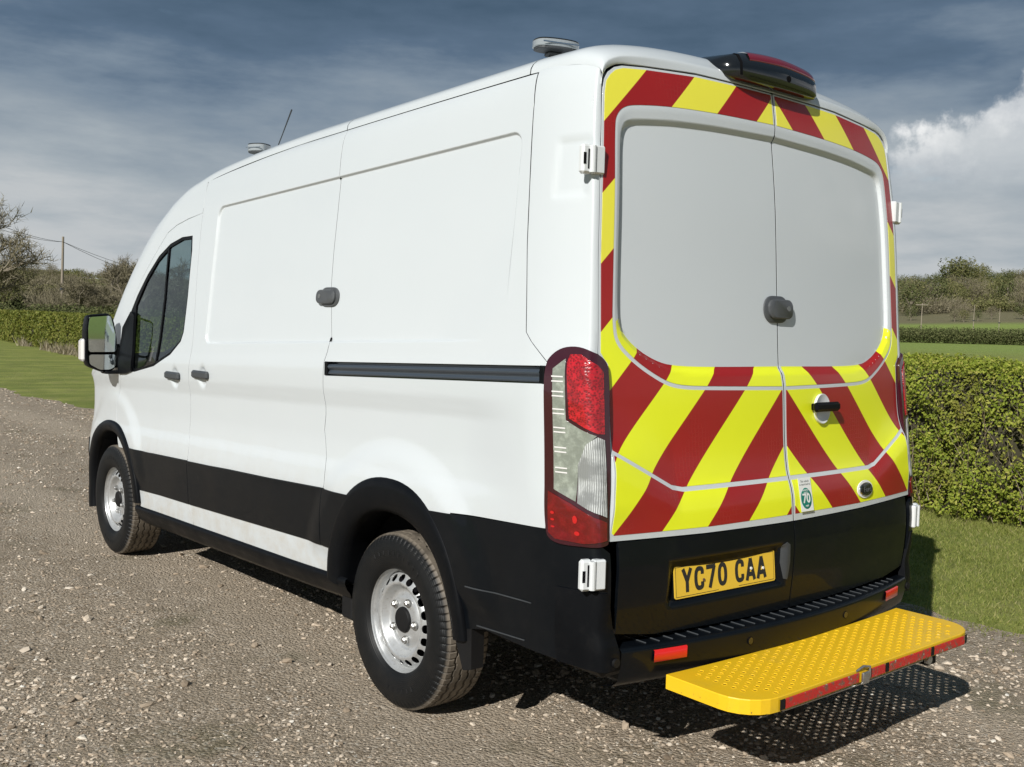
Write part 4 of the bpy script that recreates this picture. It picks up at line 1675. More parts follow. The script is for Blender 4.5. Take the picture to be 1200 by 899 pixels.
def make_wheel():
    w = empty('wheel', (0, 0, 0), van)
    # tyre: outer side is -x
    hw = .1175
    prof = [(-.092, .205), (-.101, .212), (-.108, .222), (-.113, .240), (-.1165, .262), (-.1175, .282), (-.1165, .298), (-.1145, .303), (-.1135, .312), (-.108, .326), (-.101, .337), (-.094, .344)]
    tread = []
    grooves = (-.056, -.019, .019, .056)
    xs = [-.088]
    for gx in grooves:
        xs += [gx - .006, gx - .0045, gx + .0045, gx + .006]
    xs += [.088]
    half = []
    for k, x in enumerate(xs):
        gr_ = any(abs(x - gx) < .005 for gx in grooves)
        tread.append((x, (.3515 - .5 * x * x * .6) - (.008 if gr_ else 0)))
    prof = prof + tread + [(-x, r) for x, r in prof[::-1]]
    nT = 300
    G = np.zeros((nT, len(prof), 3))
    for i in range(nT):
        t = 2 * math.pi * (i // 4 * 4 + (0, .62, 1.24, 3.38)[i % 4]) / nT
        sip = i % 4 in (1,)
        for j, (x, r) in enumerate(prof):
            zig = .0035 * (1 if (i // 4) % 2 else -1) if 12 <= j < len(prof) - 12 else 0
            tt_ = t + .035 * (abs(x) - .09) / .09 * (1 if x > 0 else -1) * 0
            rr = r
            if i % 4 in (1,) and 9 <= j < len(prof) - 9 and not (j > 12 and any(abs(x - gx) < .007 for gx in grooves)):
                rr = r - .006
            if 3 < j < 9 and (i // 4) % 2:
                rr += .0
            G[i, j] = (x + (zig if any(abs(x - gx) < .007 for gx in grooves) else 0), rr * math.cos(tt_), rr * math.sin(tt_))
    ty = grid_surf('tyre', G, 'tyre_rubber', w, closed_u=True, flipn=True)
    ty.data.set_sharp_from_angle(angle=math.radians(28))
    # raised ring of lettering blocks on the sidewall
    m = MB()
    for word, a0, a1 in (('COMMERCIAL', 50, 118), ('RADIAL', 232, 268)):
        k = len(word)
        for i, ch in enumerate(word):
            a = math.radians(a1 - (a1 - a0) * i / (k - 1))
            M = frame_at((-.1176, .272 * math.cos(a), .272 * math.sin(a)), (-1, 0, 0), (0, math.cos(a), math.sin(a)))
            m.box(-.0055, .0055, -.009, .009, -.001, .0012, .0008, M)
    m.obj('tyre_lettering', 'black_rubber', w)['kind'] = 'stuff'
    # rim: barrel and lip
    rimp = [(-.0865, .204), (-.0905, .214), (-.0935, .2185), (-.0955, .2165), (-.0945, .210), (-.0905, .2055), (-.083, .2035), (-.078, .2015), (-.074, .1965), (-.050, .193), (-.038, .190), (.03, .186), (.07, .195)]
    rim = grid_surf('rim', lathe_x(rimp, 72), 'wheel_silver', w, closed_u=True, flipn=False)
    # disc with vent holes
    dp = pch([0, .050, .062, .072, .088, .098, .112, .124, .134, .145, .155, .170, .186, .1935],
             [-.066, -.064, -.0625, -.062, -.060, -.055, -.047, -.054, -.072, -.0860, -.0855, -.0765, -.061, -.048])

    def Fd(u, r):
        th = u / .15
        return np.stack([dp(r) + 0 * th, r * np.cos(th), r * np.sin(th)], -1)
    nH_ = 20
    per = 2 * math.pi * .15
    holes = []
    for k in range(nH_):
        cu = (k + .5) * per / nH_
        holes.append(ellipse(cu, .1690, .0158, .0145, 14)[::-1])
    patch('wheel_disc', [(0, .048), (per, .048), (per, .1935), (0, .1935)], Fd, 'wheel_silver', rim, step=.012, holes=holes, flange=.0018)
    m = MB()
    m.cyl((-.030, 0, 0), (-.034, 0, 0), .184, 40)
    m.obj('brake_drum', 'dark_void', w)
    m = MB()
    V = lathe_x([(-.060, .052), (-.070, .051), (-.076, .047), (-.078, .040), (-.076, .0)], 28)
    hb = grid_surf('hub_cap', V, 'black_rubber', rim, closed_u=True)
    hb.data.set_sharp_from_angle(angle=math.radians(30))
    for k in range(5):
        a = math.radians(90 + 72 * k + 14)
        cy, cz = .079 * math.cos(a), .079 * math.sin(a)
        m = MB()
        m.cyl((-.064, cy, cz), (-.071, cy, cz), .0165, 16)
        m.tube([(-.066, cy, cz), (-.080, cy, cz), (-.083, cy, cz)], [.0115, .0115, .008], 6)
        m.obj('wheel_nut', 'steel', rim)
    m = MB()
    a = math.radians(128)
    m.tube([(-.070, .182 * math.cos(a), .182 * math.sin(a)), (-.092, .176 * math.cos(a), .176 * math.sin(a))], .0045, 8)
    m.obj('tyre_valve', 'black_rubber', rim)
    return w


w0 = make_wheel()
first = True
for wy in WHEEL_Y:
    for s in (-1, 1):
        w = w0 if first else copy_tree(w0, van)
        first = False
        w.location = (s * .868, wy, .352)
        spin = {(0, -1): 8, (0, 1): 40, (1, -1): 25, (1, 1): 70}[(WHEEL_Y.index(wy), s)]
        w.rotation_euler = (math.radians(spin), 0, 0) if s < 0 else (math.radians(spin), 0, math.pi)

# mirrors ------------------------------------------------------------------
for s in (-1, 1):
    S = Matrix.Diagonal((s, 1, 1, 1))
    par = fd_l if s < 0 else fd_r
    # case: outline in x-z, lofted forward
    out = chaikin(resample([(1.165, 1.530), (1.035, 1.542), (1.012, 1.500), (.992, 1.385), (.990, 1.250), (1.010, 1.192), (1.080, 1.182), (1.160, 1.215), (1.178, 1.262), (1.176, 1.45)], .05), 2, True)
    c = out.mean(0)
    rows = []
    for yy, k in ((4.405, .86), (4.400, .93), (4.398, 1.0), (4.42, 1.03), (4.48, 1.0), (4.53, .86), (4.555, .6), (4.565, .15)):
        rows.append([(s * (c[0] + (p[0] - c[0]) * k), yy, c[1] + (p[1] - c[1]) * k) for p in out])
    G = np.array(rows)
    mc = grid_surf('door_mirror', G, 'black_trim', par, closed_v=True, flipn=s < 0)
    mc.data.set_sharp_from_angle(angle=math.radians(40))

    def Fm(x, z, s=s):
        return np.stack([s * x, 4.380 + .15 * (x - 1.08) + 0 * z, z], -1)
    patch('mirror_glass', chaikin(resample([(1.160, 1.520), (1.040, 1.532), (1.006, 1.400), (1.005, 1.308), (1.164, 1.304), (1.168, 1.45)], .04), 2, True), Fm, 'mirror_glass', mc, step=.05, flange=.004, ndir=(0, -1, 0))
    patch('mirror_glass', chaikin(resample([(1.162, 1.288), (1.006, 1.290), (1.008, 1.215), (1.040, 1.196), (1.100, 1.195), (1.158, 1.228)], .04), 2, True), Fm, 'mirror_glass', mc, step=.05, flange=.004, ndir=(0, -1, 0))
    m = MB()
    xa, xb = sorted((s * 1.172, s * 1.205))
    m.box(xa, xb, 4.405, 4.475, 1.245, 1.385, .014)
    m.obj('mirror_indicator', 'indicator_clear', mc)
    m = MB()
    xa, xb = sorted((s * .955, s * 1.02))
    m.box(xa, xb, 4.385, 4.50, 1.205, 1.355, .02)
    m.box(min(s * .955, s * 1.07), max(s * .955, s * 1.07), 4.37, 4.47, 1.168, 1.188, .008)
    m.obj('mirror_arm', 'black_trim', mc)
    # sail
    Sf = lambda y, z: Fside(y, z)
    pt = [(4.105, 1.200), (4.100, 1.30), (4.135, 1.54), (4.20, 1.56), (4.335, 1.46), (4.36, 1.17), (4.22, 1.178)]
    o = patch('mirror_base', pt, Fside, 'black_trim', par, step=.03, off=.012, flange=.016, mirror=s > 0)

# roof equipment ---------------------------------------------------------------
def roof_z(x, y):
    xe = float(-Sx(np.array(y), np.array(edge_at(y))))
    cr = float(np.interp(y, [.3, .6, 1.2, 2.2, 3.0, 3.5], [.140, .134, .130, .130, .135, .145]))
    return edge_at(y) + cr * (1 - min(1, abs(x) / xe) ** 2.5) ** .4


def beacon(x, y, w, tilt, rot, lift=.045, hh=.024):
    z = roof_z(x, y)
    b = empty('beacon', (x, y, z), van)
    b.rotation_euler = (0, 0, math.radians(rot))
    m = MB()
    m.cyl((0, 0, -.01), (0, 0, .012), w * .20, 18)
    m.cyl((0, 0, .01), (0, 0, lift), w * .11, 14)
    m.box(-w * .16, w * .16, -w * .13, w * .13, lift - .012, lift, .004)
    m.obj('beacon_bracket', 'grey_plastic', b)
    P = chaikin([(-w * .5, -.012), (-w * .46, -.055), (-w * .2, -.072), (w * .2, -.072), (w * .46, -.055), (w * .5, -.012), (w * .42, .03), (-w * .42, .03)], 2, True)
    n = len(P)
    for nm, z0, z1, mt, k0 in (('beacon_base', lift, lift + .010, 'grey_plastic', .94), ('beacon_lens', lift + .009, lift + .010 + hh, 'beacon_clear', 1.0), ('beacon_lid', lift + .010 + hh, lift + .015 + hh, 'black_gloss', .98)):
        m = MB()
        c = P.mean(0)
        rings = [(k0 * .95, z0), (k0, z0 + .003), (k0, z1 - .003), (k0 * .96, z1)]
        V = [(*(c + (p - c) * k), z) for k, z in rings for p in P]
        F = [(r * n + i, r * n + (i + 1) % n, (r + 1) * n + (i + 1) % n, (r + 1) * n + i) for r in range(3) for i in range(n)]
        F += [tuple(3 * n + i for i in range(n)), tuple(range(n))[::-1]]
        m.add(V, F)
        m.obj(nm, mt, b)
    m = MB()
    m.box(-w * .40, w * .40, -.0745, -.0725, lift + .006 + hh * .5, lift + .011 + hh * .5, 0)
    m.obj('beacon_reflector', 'chrome', b)
    return b


beacon(-.585, .80, .185, 0, -18, .062)
beacon(-.640, 3.14, .120, 0, -62, .050, .034)
zb = roof_z(-.62, 3.02)
ant = empty('roof_aerial', (0, 0, 0), van)
m = MB()
m.cyl((-.62, 3.02, zb - .01), (-.62, 3.02, zb + .022), .016, 14)
m.obj('aerial_base', 'black_trim', ant)
m = MB()
m.tube([(-.62, 3.02, zb + .02), (-.62, 2.93, zb + .12), (-.62, 2.83, zb + .235)], [.0035, .003, .0045], 6)
m.obj('aerial_rod', 'grey_plastic', ant)
m = MB()
m.tube([(-.62, 3.12, zb + .03), (-.62, 3.07, zb + .055), (-.62, 3.0, zb + .05), (-.62, 2.96, zb + .01)], .004, 6)
m.obj('aerial_cable', 'black_rubber', ant)

# yellow rear step ---------------------------------------------------------------
st = empty('rear_step', (0, 0, 0), van)
st['label'] = 'yellow perforated rear step with scuffed red edge tape'
ZT = .420
sx0, sx1 = -.708, .700


def ss_outline(ins=0.0):
    P = []
    for i in range(13):
        x = sx0 + ins + (sx1 - sx0 - 2 * ins) * i / 12
        P.append((x, .020 - .030 * (1 - (x / .71) ** 2) - ins))
    P += [(sx1 - ins, -.16)]
    for a in range(0, 91, 15):
        P.append((sx1 - ins - .13 + .13 * math.cos(math.radians(a)), -.195 - .125 * math.sin(math.radians(a)) + ins))
    for a in range(90, 181, 15):
        P.append((sx0 + ins + .13 + .13 * math.cos(math.radians(a)), -.195 - .125 * math.sin(math.radians(a)) + ins))
    P += [(sx0 + ins, -.16)]
    return P


holes, centres = [], []
for i in range(36):
    for j in range(8):
        x = -.625 + 1.25 * i / 35
        y = -.285 + .250 * j / 7 + (.0089 if i % 2 else -.0089)
        if abs(x) > .56 and y < -.255:
            continue
        if y > yb(x) - .055 and abs(x) < .45:
            pass
        centres.append((x, y))
        holes.append(ellipse(x, y, .0082, .0082, 8)[::-1])


def Fst(x, y):
    return np.stack([x, y, ZT + 0 * x], -1)


def Fst_up(x, y):
    return Fst(x, y)


so = ss_outline()
# top plate built directly so that it faces up
_o = patch('step_plate', so, Fst, 'step_yellow', st, step=.04, holes=holes, flange=0)
nrm = _o.data.polygons[0].normal
if nrm.z < 0:
    _o.data.flip_normals()
m = MB()
for (x, y) in centres:
    n = 8
    V = []
    for r, z in ((.0120, ZT + .0002), (.0100, ZT + .0012), (.0088, ZT + .0010), (.0081, ZT - .002)):
        V += [(x + r * math.cos(2 * math.pi * k / n + .39), y + r * math.sin(2 * math.pi * k / n + .39), z) for k in range(n)]
    F = [(r * n + k, r * n + (k + 1) % n, (r + 1) * n + (k + 1) % n, (r + 1) * n + k) for r in range(3) for k in range(n)]
    m.add(V, F)
lg = m.obj('grip_lugs', 'step_yellow', st)
lg['kind'] = 'stuff'
so_r = resample(so, .03)
rows = [[(x, y, ZT) for x, y in so_r], [(x * 1.002, y * 1.004 - .0005, ZT - .003) for x, y in so_r], [(x * 1.002, y * 1.004 - .0005, ZT - .047) for x, y in so_r], [(x * .995, y * .99, ZT - .047) for x, y in so_r], [(x * .995, y * .99, ZT - .004) for x, y in so_r]]
sk_ = grid_surf('step_skirt', np.array(rows), 'step_yellow', st, closed_v=True, smooth=False)
segs = [(-.575, -.548, 'black_rubber'), (-.546, -.135, 'tape_red'), (-.060, .028, 'tape_red'), (-.078, -.062, 'steel'), (.030, .052, 'black_rubber'), (.054, .338, 'tape_red'), (.340, .362, 'black_rubber'), (.364, .590, 'tape_red'),
        (.592, .618, 'black_rubber')]


def yfront(x):
    e = abs(x) - .582
    if e <= 0:
        return -.3215
    return -.195 - .1265 * math.sqrt(max(0, 1 - min(1, e / .1305) ** 2))


for x0, x1, mt in segs:
    rows = []
    for i in range(7):
        x = x0 + (x1 - x0) * i / 6
        y = yfront(x)
        rows.append([(x, y * 1.004 - .0015, ZT - .010), (x, y * 1.004 - .003, ZT - .013), (x, y * 1.004 - .003, ZT - .042), (x, y * 1.004 - .0015, ZT - .044)])
    o = grid_surf('edge_tape', np.array(rows), mt, st, smooth=False)
# bent metal lip and broken corner
m = MB()
m.tube([(-.150, -.322, ZT - .004), (-.118, -.330, ZT + .010), (-.085, -.334, ZT + .004), (-.080, -.333, ZT - .03)], [.003, .004, .004, .003], 6)
m.obj('bent_lip', 'steel', st)
m = MB()
m.box(-.125, -.085, -.336, -.326, ZT - .052, ZT - .012, .003)
m.obj('step_bracket', 'steel', st)
m = MB()
m.tube([(-.54, -.312, ZT - .054), (-.1, -.316, ZT - .056), (.30, -.314, ZT - .054)], .0035, 6)
m.obj('step_rail', 'steel', st)
m = MB()
m.cyl((.355, -.316, ZT - .064), (.355, -.300, ZT - .064), .016, 16)
m.obj('step_bolt', 'steel', st)
for x in (-.42, .42):
    m = MB()
    m.box(x - .03, x + .03, -.29, .60, ZT - .100, ZT - .049, .004)
    m.obj('step_arm', 'black_trim', st)
m = MB()
m.cyl((0.0, .10, .38), (0, -.02, .38), .03, 16)
m.obj('towing_socket', 'black_rubber', van)

# underbody and inside -------------------------------------------------------------
m = MB()
m.box(-.80, .80, .22, 5.2, .36, .54, .02)
m.box(-.60, -.40, .3, 5.0, .28, .40, .01)
m.box(.40, .60, .3, 5.0, .28, .40, .01)
m.obj('chassis', 'black_rubber', van)
for wy in WHEEL_Y:
    m = MB()
    m.cyl((-.80, wy, .352), (.80, wy, .352), .045, 14)
    if wy < 2:
        m.cyl((-.14, wy, .352), (.14, wy, .352), .14, 20)
    m.obj('axle', 'rust', van)
m = MB()
m.box(-.86, .86, .34, 3.28, .545, 2.34, .02)
m.obj('gap_light_block', 'dark_void', van)  # unseen dark box added so no light shows through the panel gaps
m = MB()
m.box(-.90, .90, 3.20, 3.235, .50, 2.20, .0)
m.obj('bulkhead', 'interior_grey', van)
m = MB()
m.box(-.90, .90, 3.24, 5.0, .50, .60, .0)
m.box(-.66, .66, 4.95, 5.25, .45, .95, .02)
m.obj('cab_floor', 'dash_plastic', van)
m = MB()
m.box(-.86, .86, 4.35, 4.80, .80, 1.16, .05)
m.box(-.80, -.30, 4.28, 4.42, 1.02, 1.24, .05)
m.obj('dashboard', 'dash_plastic', van)
for sx_, wd in ((.42, .26), (-.38, .44)):
    seat = empty('cab_seat', (sx_, 3.72, 0), van)
    m = MB()
    m.box(-wd, wd, -.24, .26, .78, .96, .05)
    m.obj('seat_cushion', 'seat_cloth', seat, smooth=True)
    m = MB()
    Mx = Matrix.Translation((0, -.26, .94)) @ Matrix.Rotation(math.radians(-12), 4, 'X')
    m.box(-wd, wd, -.07, .07, 0, .62, .05, Mx)
    m.obj('seat_back', 'seat_cloth', seat, smooth=True)
    for hx in ((0,) if wd < .3 else (-.22, .22)):
        m = MB()
        Mx = Matrix.Translation((hx, -.41, 1.60)) @ Matrix.Rotation(math.radians(-8), 4, 'X')
        m.box(-.12, .12, -.045, .045, 0, .20, .035, Mx)
        m.obj('head_restraint', 'seat_cloth', seat, smooth=True)
sw = MB()
M = Matrix.Translation((.42, 4.22, 1.22)) @ Matrix.Rotation(math.radians(58), 4, 'X')
sw.tube([M @ Vector((.19 * math.cos(a * math.pi / 12), .19 * math.sin(a * math.pi / 12), 0)) for a in range(25)], .016, 8)
sw.box(-.17, .17, -.03, .03, -.02, .0, .01, M)
sw.obj('steering_wheel', 'dash_plastic', van)
m = MB()
m.tube([(-.88, 3.42, 1.78), (-.88, 3.40, 1.3), (-.86, 3.55, .80)], .012, 6)
m.obj('seat_belt', 'grey_plastic', van)
m = MB()
m.box(.02, .20, 4.62, 4.66, 1.72, 1.80, .01)
m.obj('paper_notice', 'sticker_white', van)
# wipers
for x in (-.45, .25):
    m = MB()
    m.tube([(x, 5.02, 1.28), (x + .32, 4.86, 1.50)], .010, 5)
    m.obj('windscreen_wiper', 'black_rubber', van)

# ====================================================================== the place
LX = lambda y: 5.0 + .105 * y          # foot of the hedge


def terrain_h(x, y):
    s = np.clip(x - LX(y) - 1.2, 0, None)
    far = np.hypot(x, y)
    h = .0092 * np.minimum(s, 150)
    rise = np.clip((far - 150) / 420, 0, 1)
    az = np.arctan2(x, y)
    und = 1 + .16 * np.sin(az * 9 + 1) + .09 * np.sin(az * 23) + .06 * np.sin(far / 40 + az * 6)
    crest = np.where(az < .8, 19 + 3 * np.sin(az * 7 + .6), 29)
    h = h + (crest * rise ** 1.15 * und) * (x - LX(y) > 0)
    h = h + np.clip((far - 570) / 900, 0, 1) * 14 * (x - LX(y) > 0)
    return h


def terrain():
    rr = np.concatenate([np.linspace(0, 12, 12), np.linspace(14, 150, 40), np.linspace(156, 700, 70), np.linspace(760, 2600, 24)])
    aa = np.linspace(0, 2 * np.pi, 361)[:-1]
    V = [(0, 0, -.004)]
    for r in rr[1:]:
        x, y = r * np.sin(aa), r * np.cos(aa)
        h = terrain_h(x, y)
        V += list(zip(x, y, h - .004))
    n = len(aa)
    F = [(0, 1 + (i + 1) % n, 1 + i) for i in range(n)]
    for k in range(len(rr) - 2):
        for i in range(n):
            a, b = 1 + k * n + i, 1 + k * n + (i + 1) % n
            F.append((a, b, b + n, a + n))
    return V, F


def ground_mats():
    # meadow: near verge, mown lawn, then patchwork fields
    m, t, b = new_mat('meadow')
    tc = t.node('ShaderNodeTexCoord').outputs[3]
    sep = t.node('ShaderNodeSeparateXYZ', {0: tc})
    n1 = t.noise(tc, .35, 5, .6)
    n2 = t.noise(tc, 3.2, 6, .65)
    n3 = t.noise(tc, 38, 5, .7)
    near = t.mix(n3, (.22, .25, .055), (.34, .355, .105))
    near = t.mix(t.smooth(t.noise(tc, .9, 6, .7), .40, .62, 0, .6), near, (.125, .155, .038))
    near = t.mix(t.smooth(n2, .45, .75, 0, .75), near, (.28, .25, .115))
    stripe = t.node('ShaderNodeMapping', {0: tc, 2: (0, 0, math.radians(8)), 3: (.10, .85, 1)})
    sn = t.noise(stripe.outputs[0], 1.0, 5, .62)
    near = t.mix(t.smooth(sn, .40, .60, 0, .45), near, (.13, .175, .036))
    far = t.mix(n1, (.19, .25, .06), (.24, .30, .08))
    d = t.node('ShaderNodeVectorMath', {0: tc}, operation='LENGTH').outputs[1]
    c = t.mix(t.smooth(d, 60, 100), near, far)
    # hillside fields: voronoi parcels of grass, rough pasture, scrubby brown
    vo = t.node('ShaderNodeTexVoronoi', {'Vector': tc, 'Scale': .0085})
    sv = t.node('ShaderNodeSeparateColor', {0: vo.outputs[1]})
    par = t.ramp(sv.outputs[0], [(0, (.18, .20, .075)), (.3, (.21, .205, .10)), (.55, (.18, .16, .095)), (.8, (.155, .145, .08))], 'CONSTANT')
    par = t.mix(t.smooth(t.noise(tc, .09, 6, .7), .35, .7), par, (.17, .15, .085))
    c = t.mix(t.smooth(d, 215, 235), c, par)
    t.l.new(c, b.inputs['Base Color'])
    b.inputs['Roughness'].default_value = .95
    b.inputs['Specular IOR Level'].default_value = .15
    h = t.math('ADD', n3, t.math('MULTIPLY', n2, .6))
    bn = t.node('ShaderNodeBump', {'Strength': .8, 'Distance': .03, 'Height': h})
    t.l.new(bn.outputs[0], b.inputs['Normal'])

    m, t, b = new_mat('track_gravel')
    tc = t.node('ShaderNodeTexCoord').outputs[3]
    a = t.noise(tc, .8, 5, .6)
    c1 = t.noise(tc, 14, 6, .7)
    c2 = t.noise(tc, 95, 5, .75)
    vo = t.node('ShaderNodeTexVoronoi', {'Vector': tc, 'Scale': 75.0})
    vs = t.node('ShaderNodeSeparateColor', {0: vo.outputs[1]})
    vo2 = t.node('ShaderNodeTexVoronoi', {'Vector': tc, 'Scale': 190.0})
    vs2 = t.node('ShaderNodeSeparateColor', {0: vo2.outputs[1]})
    base = t.mix(a, (.41, .335, .245), (.52, .44, .34))
    base = t.mix(t.smooth(t.noise(tc, 2.6, 5, .7), .42, .62, 0, .55), base, (.23, .185, .13))
    base = t.mix(t.smooth(c1, .38, .66), base, (.28, .225, .16))
    st = t.ramp(vs.outputs[0], [(0, (.23, .18, .125)), (.4, (.45, .37, .28)), (.8, (.60, .52, .42)), (.95, (.70, .65, .56))], 'CONSTANT')
    st2 = t.ramp(vs2.outputs[0], [(0, (.23, .18, .125)), (.5, (.47, .39, .295)), (.85, (.64, .56, .46))], 'CONSTANT')
    base = t.mix(t.smooth(c2, .40, .60, .15, .75), base, st2)
    base = t.mix(t.smooth(t.noise(tc, 5, 4, .6), .42, .60, .05, .65), base, st)
    sepx = t.node('ShaderNodeSeparateXYZ', {0: tc})
    wx = t.math('ADD', sepx.outputs[0], t.math('MULTIPLY', t.math('SUBTRACT', t.noise(tc, .5, 3), .5), .8))
    for x0 in (-.85, .95, -2.75):
        band = t.smooth(t.math('ABSOLUTE', t.math('SUBTRACT', wx, x0)), .12, .46, .38, 0)
        base = t.mix(band, base, (.56, .47, .36))
    # sparse moss and weeds at the left of the track
    sep = t.node('ShaderNodeSeparateXYZ', {0: tc})
    moss = t.math('MULTIPLY', t.smooth(t.noise(tc, 1.3, 5, .65), .56, .70), .45)
    base = t.mix(moss, base, (.105, .105, .045))
    t.l.new(base, b.inputs['Base Color'])
    b.inputs['Roughness'].default_value = .93
    b.inputs['Specular IOR Level'].default_value = .2
    h = t.math('ADD', t.math('MULTIPLY', t.math('SUBTRACT', 1.0, vo.outputs[0]), .9), t.math('MULTIPLY', c2, .8))
    h = t.math('ADD', h, t.math('MULTIPLY', c1, 1.2))
    bn = t.node('ShaderNodeBump', {'Strength': 1.0, 'Distance': .018, 'Height': h})
    t.l.new(bn.outputs[0], b.inputs['Normal'])

    def per_island(name, stops, rough=.85, trans=0.0, var_noise=None, spec=.25):
        m, t, b = new_mat(name)
        ge = t.node('ShaderNodeNewGeometry')
        c = t.ramp(ge.outputs['Random Per Island'], stops)
        if var_noise:
            tc = t.node('ShaderNodeTexCoord').outputs[3]
            n = t.noise(tc, var_noise[0], 4, .6)
            c = t.mix(t.smooth(n, var_noise[2], var_noise[3], 0, var_noise[4]), c, var_noise[1])
        t.l.new(c, b.inputs['Base Color'])
        b.inputs['Roughness'].default_value = rough
        b.inputs['Specular IOR Level'].default_value = spec
        if trans:
            tr = t.node('ShaderNodeBsdfTranslucent')
            t.l.new(c, tr.inputs[0])
            mx = t.node('ShaderNodeMixShader', {0: trans, 1: b.outputs[0], 2: tr.outputs[0]})
            t.l.new(mx.outputs[0], t.n['Material Output'].inputs[0])
    per_island('stone', [(0, (.20, .155, .11)), (.35, (.38, .305, .225)), (.65, (.50, .415, .32)), (.94, (.60, .52, .42)), (.99, (.64, .58, .49)), (1, (.70, .67, .60))])
    per_island('hedge_leaf', [(0, (.14, .185, .022)), (.4, (.25, .31, .036)), (.75, (.34, .38, .055)), (1, (.46, .43, .11))], .6, .30, (2.2, (.22, .18, .05), .48, .75, .6), .22)
    per_island('far_hedge_leaf', [(0, (.10, .125, .020)), (.5, (.185, .21, .034)), (1, (.28, .27, .065))], .6, .3, (.35, (.19, .15, .07), .55, .8, .6), .3)
    per_island('grass_blade', [(0, (.15, .185, .036)), (.45, (.26, .295, .066)), (.8, (.35, .355, .105)), (1, (.46, .40, .19))], .6, .35)
    per_island('twig_far', [(0, (.12, .105, .065)), (.6, (.19, .165, .105)), (1, (.28, .25, .17))], .9)
    per_island('budding_leaf', [(0, (.11, .12, .04)), (.5, (.17, .17, .062)), (1, (.23, .21, .095))], .8, .25)
    per_island('dark_leaf', [(0, (.07, .085, .03)), (.6, (.12, .135, .048)), (1, (.17, .17, .075))], .8, .2)
    per_island('straw', [(0, (.20, .165, .10)), (.5, (.33, .28, .19)), (1, (.46, .41, .31))], .8, .2)
    simple('bark', (.20, .17, .125), .9, var=.35, scale=2)
    simple('bark_pale', (.21, .185, .145), .9, var=.3, scale=3)
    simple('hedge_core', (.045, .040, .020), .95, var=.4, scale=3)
    simple('stem_brown', (.14, .10, .065), .85, var=.3, scale=6)
    simple('stem_pale', (.34, .28, .20), .85, var=.25, scale=6)


ground_mats()
V, F = terrain()
g_ = mesh_obj('ground', V, F, 'meadow', smooth=True)
if g_.data.polygons[5].normal.z < 0:
    g_.data.flip_normals()
tag(g_, kind='structure')


# the gravel track: fine sheet, gently rutted, ragged edge against the grass
def track_edge(y):
    return 2.13 + .10 * np.sin(y * .9 + .5) + .07 * np.sin(y * 2.3) + .045 * np.sin(y * 7.1 + 1) + .02 * np.sin(y * 19) + np.clip(-y, 0, 6) * .02


def track_z(x, y):
    e = sm((track_edge(y) - x) / .35)
    z = .010 + .006 * np.sin(x * 2.3 + y * .7) * np.sin(y * 1.1 + .4) + .004 * np.sin(x * 6.1 + 2 * np.sin(y * 3.1)) * np.sin(y * 5.3) + .003 * np.sin(x * 15 + y * 4) * np.sin(y * 13 - x * 6)
    for wx in (-.868, .868):
        for wy in WHEEL_Y:
            d = np.hypot(x - wx, (y - wy) * .8)
            k = sm((.30 - d) / .2)
            z = z * (1 - k) + .0015 * k
    return z * e + (-.002) * (1 - e)


ys = np.concatenate([np.arange(-60, -4, 1.4), np.arange(-4, 8, .06), np.arange(8, 24, .2), np.arange(24, 140, 1.5)])
us = np.concatenate([np.linspace(0, 1, 90) ** 1.0])
GX = []
for y in ys:
    e = float(track_edge(y)) + .02
    w = 8.5 if y < 8 else 8.5 + (y - 8) * .5
    if y < -4:
        w = 8.5 + (-4 - y) * .3
    xs_ = e - w * us
    GX.append(np.stack([xs_, np.full(90, y), track_z(xs_, np.full(90, y))], -1))
tr = grid_surf('gravel_track', np.array(GX), 'track_gravel', None)
if tr.data.polygons[5].normal.z < 0:
    tr.data.flip_normals()
tag(tr, kind='structure')


def tri_cloud(name, V, F, mat, parent=None, kind='stuff', smooth=False, N=None):
    me = bpy.data.meshes.new(name)
    V = np.asarray(V, np.float32)
    F = np.asarray(F, np.int32)
    me.vertices.add(len(V))
    me.vertices.foreach_set('co', V.ravel())
    k = F.shape[1]
    me.loops.add(F.size)
    me.loops.foreach_set('vertex_index', F.ravel())
    me.polygons.add(len(F))
    me.polygons.foreach_set('loop_start', np.arange(0, F.size, k, dtype=np.int32))
    me.update(calc_edges=True)
    me.materials.append(MATS[mat])
    me.polygons.foreach_set('use_smooth', [bool(smooth)] * len(F))
    o = bpy.data.objects.new(name, me)
    COL.objects.link(o)
    o.parent = parent
    if kind:
        o['kind'] = kind
    return o


